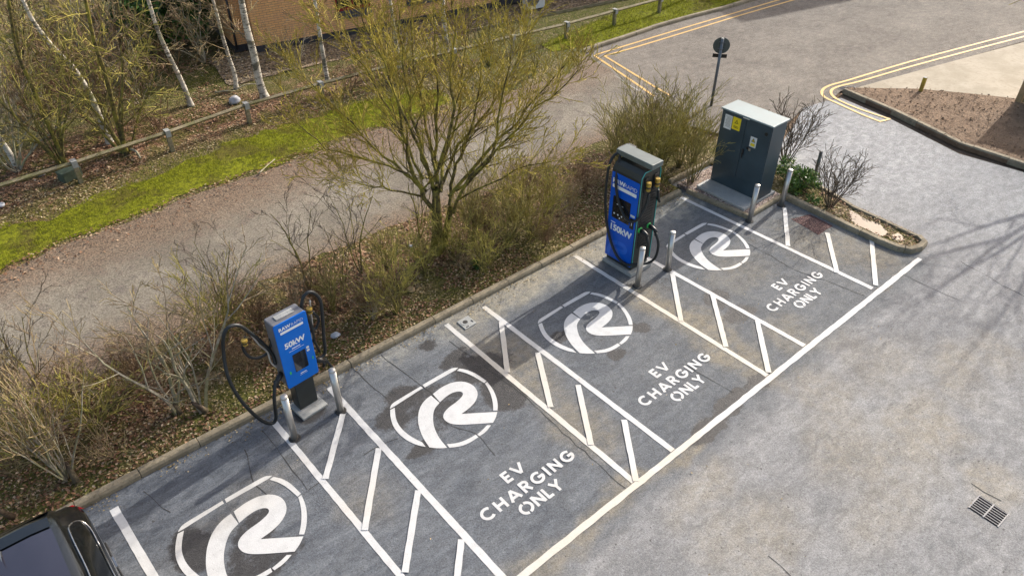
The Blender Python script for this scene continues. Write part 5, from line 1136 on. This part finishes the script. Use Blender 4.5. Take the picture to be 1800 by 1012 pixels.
birch([(336, 185), (320, 145), (298, 100), (278, 55), (262, 5)], .078, 6, 'thin straight white birch in front of the dark evergreen', 12, 1.3)
birch([(415, 155), (412, 130), (402, 100), (390, 60), (380, 20)], .07, 5.5, 'thin grey crooked birch just left of the thick white birch', 12, 1.4)
birch([(466, 172), (455, 140), (446, 95), (434, 50), (424, 0)], .125, 7, 'thickest white birch with black bark marks in front of the brick building corner', 16, 1.8)
birch([(576, 143), (570, 110), (562, 60), (553, 0)], .075, 6, 'slim white birch in front of the brick wall left of the red window', 12, 1.3)
birch([(787, 92), (783, 70), (780, 40), (778, 0)], .10, 6, 'white birch trunk half hidden behind the centre of the big tree crown', 10, 1.2)
birch([(702, 120), (699, 95), (695, 68), (690, 30)], .08, 5, 'slim pale birch behind the left of the big tree crown', 9, 1.0)
birch([(28, 288), (12, 262), (0, 245), (-15, 220)], .075, 5, 'pale leaning trunk cut by the left edge behind the knee rail', 6, 1.2)
birch([(222, 270), (212, 235), (200, 190), (185, 130), (165, 70), (150, 0)], .075, 6, 'mossy yellow green trunk rising behind the knee rail beside the leaning white birch', 18, 1.9, ('b_yel', 't_olive'), name='mossy_tree')
birch([(115, 290), (90, 230), (60, 160), (30, 90), (15, 0)], .06, 6, 'mossy green trunk leaning left near the box under the knee rail', 18, 1.9, ('b_yel', 't_olive'), name='mossy_tree')
birch([(60, 180), (40, 120), (30, 60), (20, 0)], .05, 6, 'slender olive trunk high up in the left corner of the wood', 14, 1.8, ('b_olive', 't_olive'), name='mossy_tree')
birch([(150, 120), (140, 70), (125, 20), (120, -20)], .045, 6.5, 'slender pale trunk at the back of the wood left of the evergreen', 12, 1.6, ('b_pale', 't_grey'))
birch([(238, 150), (225, 100), (215, 50), (205, 0)], .04, 6.5, 'slender olive trunk directly left of the dark evergreen', 12, 1.5, ('b_olive', 't_olive'), name='mossy_tree')
# big bare tree standing outside the picture on the right; its shadow falls across the open tarmac
sb_ = Vector((24.6, 3.3, .05)); PBig = dict(wob=.12, up=.05, rmin=.009, fine=.02, n={3: 4, 2: 4, 1: 3}, t0=.25, ang=(20, 50), lr=(.5, .72), seg=.5)
def bigR(gt, gc):
    gt.tube([sb_, sb_+Vector((.1, -.1, 1.6)), sb_+Vector((0, 0, 3.2))], [.20, .17, .15], 10, 0, False)
    for a, e, L, r in ((0, .35, 4.5, .09), (1.1, .7, 4.2, .08), (2.2, .55, 4.2, .08), (3.0, .9, 3.6, .07), (3.9, .6, 4.2, .08), (4.8, .65, 4.4, .08), (5.6, .8, 4.2, .07), (.6, .2, 5, .09)):
        grow(gt, gc, sb_+Vector((0, 0, rnd.uniform(2.3, 3.2))), Vector((math.cos(a)*e, math.sin(a)*e, 1)).normalized(), L, r, 3, PBig)
make_tree('bare_tree', 'large leafless tree standing beyond the right edge, casting branch shadows on the open tarmac', 'tree', sb_, ('b_olive', 't_dull'), bigR)
print('trees done')

# leafy plants
def leafy(name, base, rx, ry, rz_, n, size, mat, label, stems=True, cz=None, clumps=14):
    t = empty(name, base); tag(t, label, 'shrub' if rz_ < 2 else 'tree'); g = MB(); cz = rz_*.95 if cz is None else cz
    cl = [Vector((rnd.gauss(0, .45)*rx, rnd.gauss(0, .45)*ry, cz+rnd.uniform(-.7, .8)*rz_)) for _ in range(clumps)]
    for i in range(n):
        c = rnd.choice(cl); v = rv().normalized()*rnd.random()**.4; p = c+Vector((v.x*rx*.42, v.y*ry*.42, v.z*rz_*.36))
        if p.z < .03: p.z = abs(p.z)+.03
        d = (rv()+Vector((0, 0, .5))).normalized(); u = d.cross(rv()).normalized(); s_ = size*rnd.uniform(.6, 1.3); w = d.cross(u)
        g.add([p-u*s_*.5, p+w*s_*.24, p+u*s_*.5, p-w*s_*.24], [(0, 1, 2, 3)])
    g.build('foliage', M[mat], t)
    g = MB()
    for c in cl: g.tube([(0, 0, 0), (c.x*.4, c.y*.4, c.z*.6), c], [.02, .015, .006], 5, 0, False)
    g.build('stems', M['t_dark'], t); return t
q = at(1396, 330, .05); leafy('leafy_shrub', (q.x+.15, q.y, .04), .50, .55, .32, 2600, .075, 'leafgreen', 'bright green leafy evergreen shrub right of the cabinet in the narrow planter', clumps=16)
q = at(290, 85, .08); leafy('evergreen_tree', (q.x+.3, q.y+.3, GZ), 1.7, 1.6, 1.6, 10000, .17, 'laurel', 'dark green evergreen tree in the wood left of the brick building', clumps=26)
q = at(838, 470, .08); leafy('fern_clump', (q.x, q.y, GZ), .22, .22, .12, 200, .08, 'leafgreen', 'small dark green leafy clump at the foot of the bush right of the big tree', clumps=4)
q = at(1060, 85, .08)
ob = empty('brick_building', (42.2, 17.7, 0), math.atan2(-.22, .975)); tag(ob, 'unseen tall brick building added beyond the top right edge to shade the yellow lines', 'building')  # out-of-view block, added to cast the straight shadow strip along the road
g = MB(); g.box(0, 22, 0, 11, 0, 9.5); g.build('wall', M['brick'], ob); g = MB(); g.box(-.06, 22.06, -.06, 11.06, 9.5, 9.65); g.build('roof', M['mgrey'], ob)
for k in range(5):
    for z0 in (1.0, 4.0, 7.0):
        g = MB(); g.box(1.4+k*4, 3.2+k*4, -.03, 0, z0, z0+1.5); f = g.build('window', M['grille'], ob); g = MB(); g.box(1.48+k*4, 3.12+k*4, -.04, -.031, z0+.08, z0+1.42); g.build('pane', M['winglass'], f)

# odds and ends
def rock(name, p, r, mat, label, cat, z=.08, flat=.55):
    q = at(*p, z); bm = bmesh.new(); bmesh.ops.create_icosphere(bm, subdivisions=3, radius=r); rs = rnd.random()*50
    for v in bm.verts: v.co *= 1+.35*noise.noise(v.co*1.7/r*.6+Vector((rs, 0, 0))); v.co.z *= flat
    me = bpy.data.meshes.new(name); bm.to_mesh(me); bm.free(); me.materials.append(M[mat])
    for f in me.polygons: f.use_smooth = True
    o = bpy.data.objects.new(name, me); C.objects.link(o); o.location = (q.x, q.y, z+r*flat*.4); tag(o, label, cat)
rock('boulder', (413, 180), .17, 'stone', 'pale white boulder on leaf litter beside the foot of the thick birch', 'rock', flat=.8)
rock('boulder', (800, 92), .10, 'stone', 'small pale stone behind the big tree near the half hidden birch', 'rock')
rock('litter_scrap', (722, 433), .05, 'bag', 'small crumpled white scrap on the leaves left of the big tree foot', 'litter')
rock('litter_scrap', (71, 307), .11, 'bag', 'crumpled white plastic scrap behind the knee rail near the left edge', 'litter')
rock('litter_scrap', (590, 590), .08, 'bag', 'white plastic scrap behind the 50kW charger cable near the kerb', 'litter')
rock('litter_scrap', (2, 362), .09, 'bag', 'white scrap on the leaf litter at the left edge below the knee rail', 'litter')
rock('cut_stump', (723, 509), .08, 'timber2', 'small round sawn stump on the soil near the kerb left of the big tree', 'stump')
q = at(125, 312, .08); t = empty('green_box', (q.x, q.y, GZ), .3); tag(t, 'small dull green box lying behind the knee rail near the left edge', 'box'); g = MB(); g.box(-.24, .24, -.15, .15, 0, .24); g.build('box_body', M['binbox'], t, bevel=.015); g = MB(); g.box(-.25, .25, -.16, .16, .242, .27); g.build('lid', M['binbox'], t, bevel=.01)
def logp(name, a, b, r, mat, label):
    A, B = at(*a, .14), at(*b, .14); g = MB(); m = A.lerp(B, .5)+Vector((0, 0, .03)); g.tube(catmull([A, m+rv(.05), B], 4), [r*(1-.06*i) for i in range(9)], 7); tag(g.build(name, M[mat], smooth=True), label, 'branch')
logp('fallen_branch', (455, 305), (483, 280), .022, 'b_pale', 'pale fallen branch on the edge of the moss above the path'); logp('fallen_branch', (378, 163), (412, 160), .03, 'b_pale', 'pale fallen branch beside the foot of the thin grey birch'); logp('fallen_branch', (418, 156), (452, 148), .025, 'b_pale', 'short fallen branch between the grey birch and the thick birch')
logp('fallen_branch', (228, 262), (247, 278), .04, 'b_pale', 'pale forked root branch beside the knee rail at the mossy trunk')

# ------------------------------------------------------------------ ground cover
def inside(poly, x, y):
    c = False; n = len(poly); j = n-1
    for i in range(n):
        xi, yi = poly[i]; xj, yj = poly[j]
        if (yi > y) != (yj > y) and x < (xj-xi)*(y-yi)/(yj-yi)+xi: c = not c
        j = i
    return c
def scatter(name, mat, n, box, size, keep, z, up=.35, shape='leaf'):
    g = MB(); k = 0; x0, x1, y0, y1 = box
    while k < n:
        x, y = rnd.uniform(x0, x1), rnd.uniform(y0, y1); k += 1
        if not keep(x, y): continue
        s_ = size*rnd.uniform(.5, 1.3); a = rnd.random()*6.283; u = Vector((math.cos(a), math.sin(a), rnd.uniform(-up, up))); w = Vector((-math.sin(a), math.cos(a), rnd.uniform(-up, up))); p = Vector((x, y, z+s_*.25+rnd.random()*.012))
        if shape == 'leaf': g.add([p-u*s_*.5, p+w*s_*.3+Vector((0, 0, s_*.1)), p+u*s_*.5, p-w*s_*.3], [(0, 1, 2, 3)])
        else:
            h = Vector((rnd.uniform(-.5, .5)*s_, rnd.uniform(-.5, .5)*s_, s_)); g.add([p-w*s_*.10-Vector((0, 0, s_*.25)), p+w*s_*.10-Vector((0, 0, s_*.25)), p+h], [(0, 1, 2)])
    o = g.build(name, M[mat]); o['kind'] = 'stuff'; return o
pp_ = path_poly
def nz(x, y, s_, k=0): return noise.noise(Vector((x*s_, y*s_, k)))
def bed_keep(x, y): return y > 9.28 and not inside(pp_, x, y-.12*0) and nz(x, y, .7, 1)+.25*nz(x, y, 3, 2) > -.22 and x < 16.2+.0*y and (y < 12.6 if x < 16 else y < 11)
tag(scatter('dry_leaves', 'leaves', 24000, (-3, 13.3, 9.28, 12.7), .055, bed_keep, VZ-.04), 'reddish dry leaves strewn over the planted bed', 'leaf litter')
tag(scatter('tan_leaves', 'leaves_tan', 20000, (-3, 16, 9.28, 12.7), .045, lambda x, y: y > 9.28 and not inside(pp_, x, y) and not (x > 13.4 and y < 9.7) and nz(x, y, 1.1, 8) > -.3, VZ-.04), 'tan dry leaves strewn along the kerb side of the bed', 'leaf litter')
tag(scatter('woodland_leaves', 'leaves', 36000, (-8, 15, 18.2, 27), .075, lambda x, y: nz(x, y, .5, 4)+.3*nz(x, y, 2, 2) > -.15+.35*(y > 21.5) and (y > 18.9+.6*nz(x, y, .8, 3)), VZ-.04), 'brown leaf litter on the woodland floor', 'leaf litter')
tag(scatter('path_leaves', 'leaves', 1700, (-6, 17, 12, 17), .05, lambda x, y: inside(pp_, x, y) and (abs(y-14.2) > 1.5+.8*nz(x, y, .5, 1) or rnd.random() < .06), VZ-.036), 'dry leaves blown along the edges of the old path', 'leaf litter')
tag(scatter('edge_leaves', 'leaves', 9000, (-6, 12, 15.3, 17.4), .06, lambda x, y: not inside(mp_, x, y-.1) and inside(mp_, x, y+rnd.triangular(0, 1.1, .1)), VZ-.03), 'red brown leaves collected along the edge between moss and path', 'leaf litter')
tag(scatter('verge_leaves', 'leaves_tan', 16000, (-6, 14, 17.2, 19.8), .055, lambda x, y: not inside(mp_, x, y) and nz(x, y, 1.2, 9) > -.35, VZ-.04), 'small dull leaves between the moss strip and the knee rail', 'leaf litter')
tag(scatter('gravel_leaves', 'leaves_tan', 9000, (7, 30, 19.5, 25), .09, lambda x, y: inside(gs_poly, x, y), VZ-.02), 'tan leaves covering the gravel strip by the brick wall', 'leaf litter')
mp_ = moss_poly
tag(scatter('moss_tufts', 'tuft', 60000, (-6, 15, 15.4, 19.2), .05, lambda x, y: inside(mp_, x+rnd.uniform(-.1, .1), y+rnd.triangular(-.9, .35, 0)) and nz(x, y, .8, 6)+.4*nz(x, y, 4, 2) > -.25, VZ-.03, .2, 'blade'), 'bright yellow green moss and short grass along the path', 'moss')
tag(scatter('grass_tufts', 'tuft', 20000, (17, 30, 17.2, 21), .07, lambda x, y: inside(grassR, x, y-.2) and nz(x, y, .9, 6) > -.2, VZ-.02, .2, 'blade'), 'mossy grass beside the road kerb at the top', 'grass')
tag(scatter('verge_grass', 'tuft_dry', 16000, (-3, 16, 9.28, 10.6), .05, lambda x, y: nz(x, y, .9, 11)+.3*nz(x, y, 5, 2) > .0 and not (x > 13.4 and y < 9.7) and rnd.random() < 1.25-(y-9.28)*.8, VZ-.035, .2, 'blade'), 'sparse dry grass and moss beside the bed kerb', 'grass')
tag(scatter('planter_leaves', 'leaves_tan', 1500, (14.9, 16.4, 4.2, 9.4), .06, lambda x, y: inside(pen_out, x, y) and not inside(pud, x, y) and nz(x, y, 1.5, 3) > -.2, .06), 'dead leaves and debris in the narrow planter', 'leaf litter')
tag(scatter('gutter_litter', 'leaves_tan', 2600, (-3, 13.4, 8.75, 9.11), .035, lambda x, y: rnd.random() < .15+.85*((y-8.75)/.36)**2 and nz(x, y, 1.3, 5) > -.25, .0), 'leaf scraps and grit gathered in the gutter at the foot of the kerb', 'leaf litter')
tag(scatter('road_litter', 'leaves_tan', 260, (2, 24, -1, 9), .035, lambda x, y: nz(x, y, .6, 15) > .05, .0), 'stray leaf scraps and grit on the open tarmac', 'leaf litter')
tag(scatter('wet_debris', 'leaves', 700, (14.9, 16.2, 4.2, 6.9), .06, lambda x, y: inside(pen_out, x, y) and (not (inside(pud, x, y) or inside(pud2, x, y)) or nz(x, y, 3.5, 6) > .22), .066), 'dead wet leaves round the puddle in the narrow planter', 'leaf litter')
tag(scatter('soil_clods', 'soil', 2600, (20.5, 26, 2, 10), .07, lambda x, y: inside(soil_poly, x, y), .10, .8), 'crumbs of soil on the bare bed', 'soil')
print('scatter done', sum(len(o.data.polygons) for o in bpy.data.objects if o.type == 'MESH'))
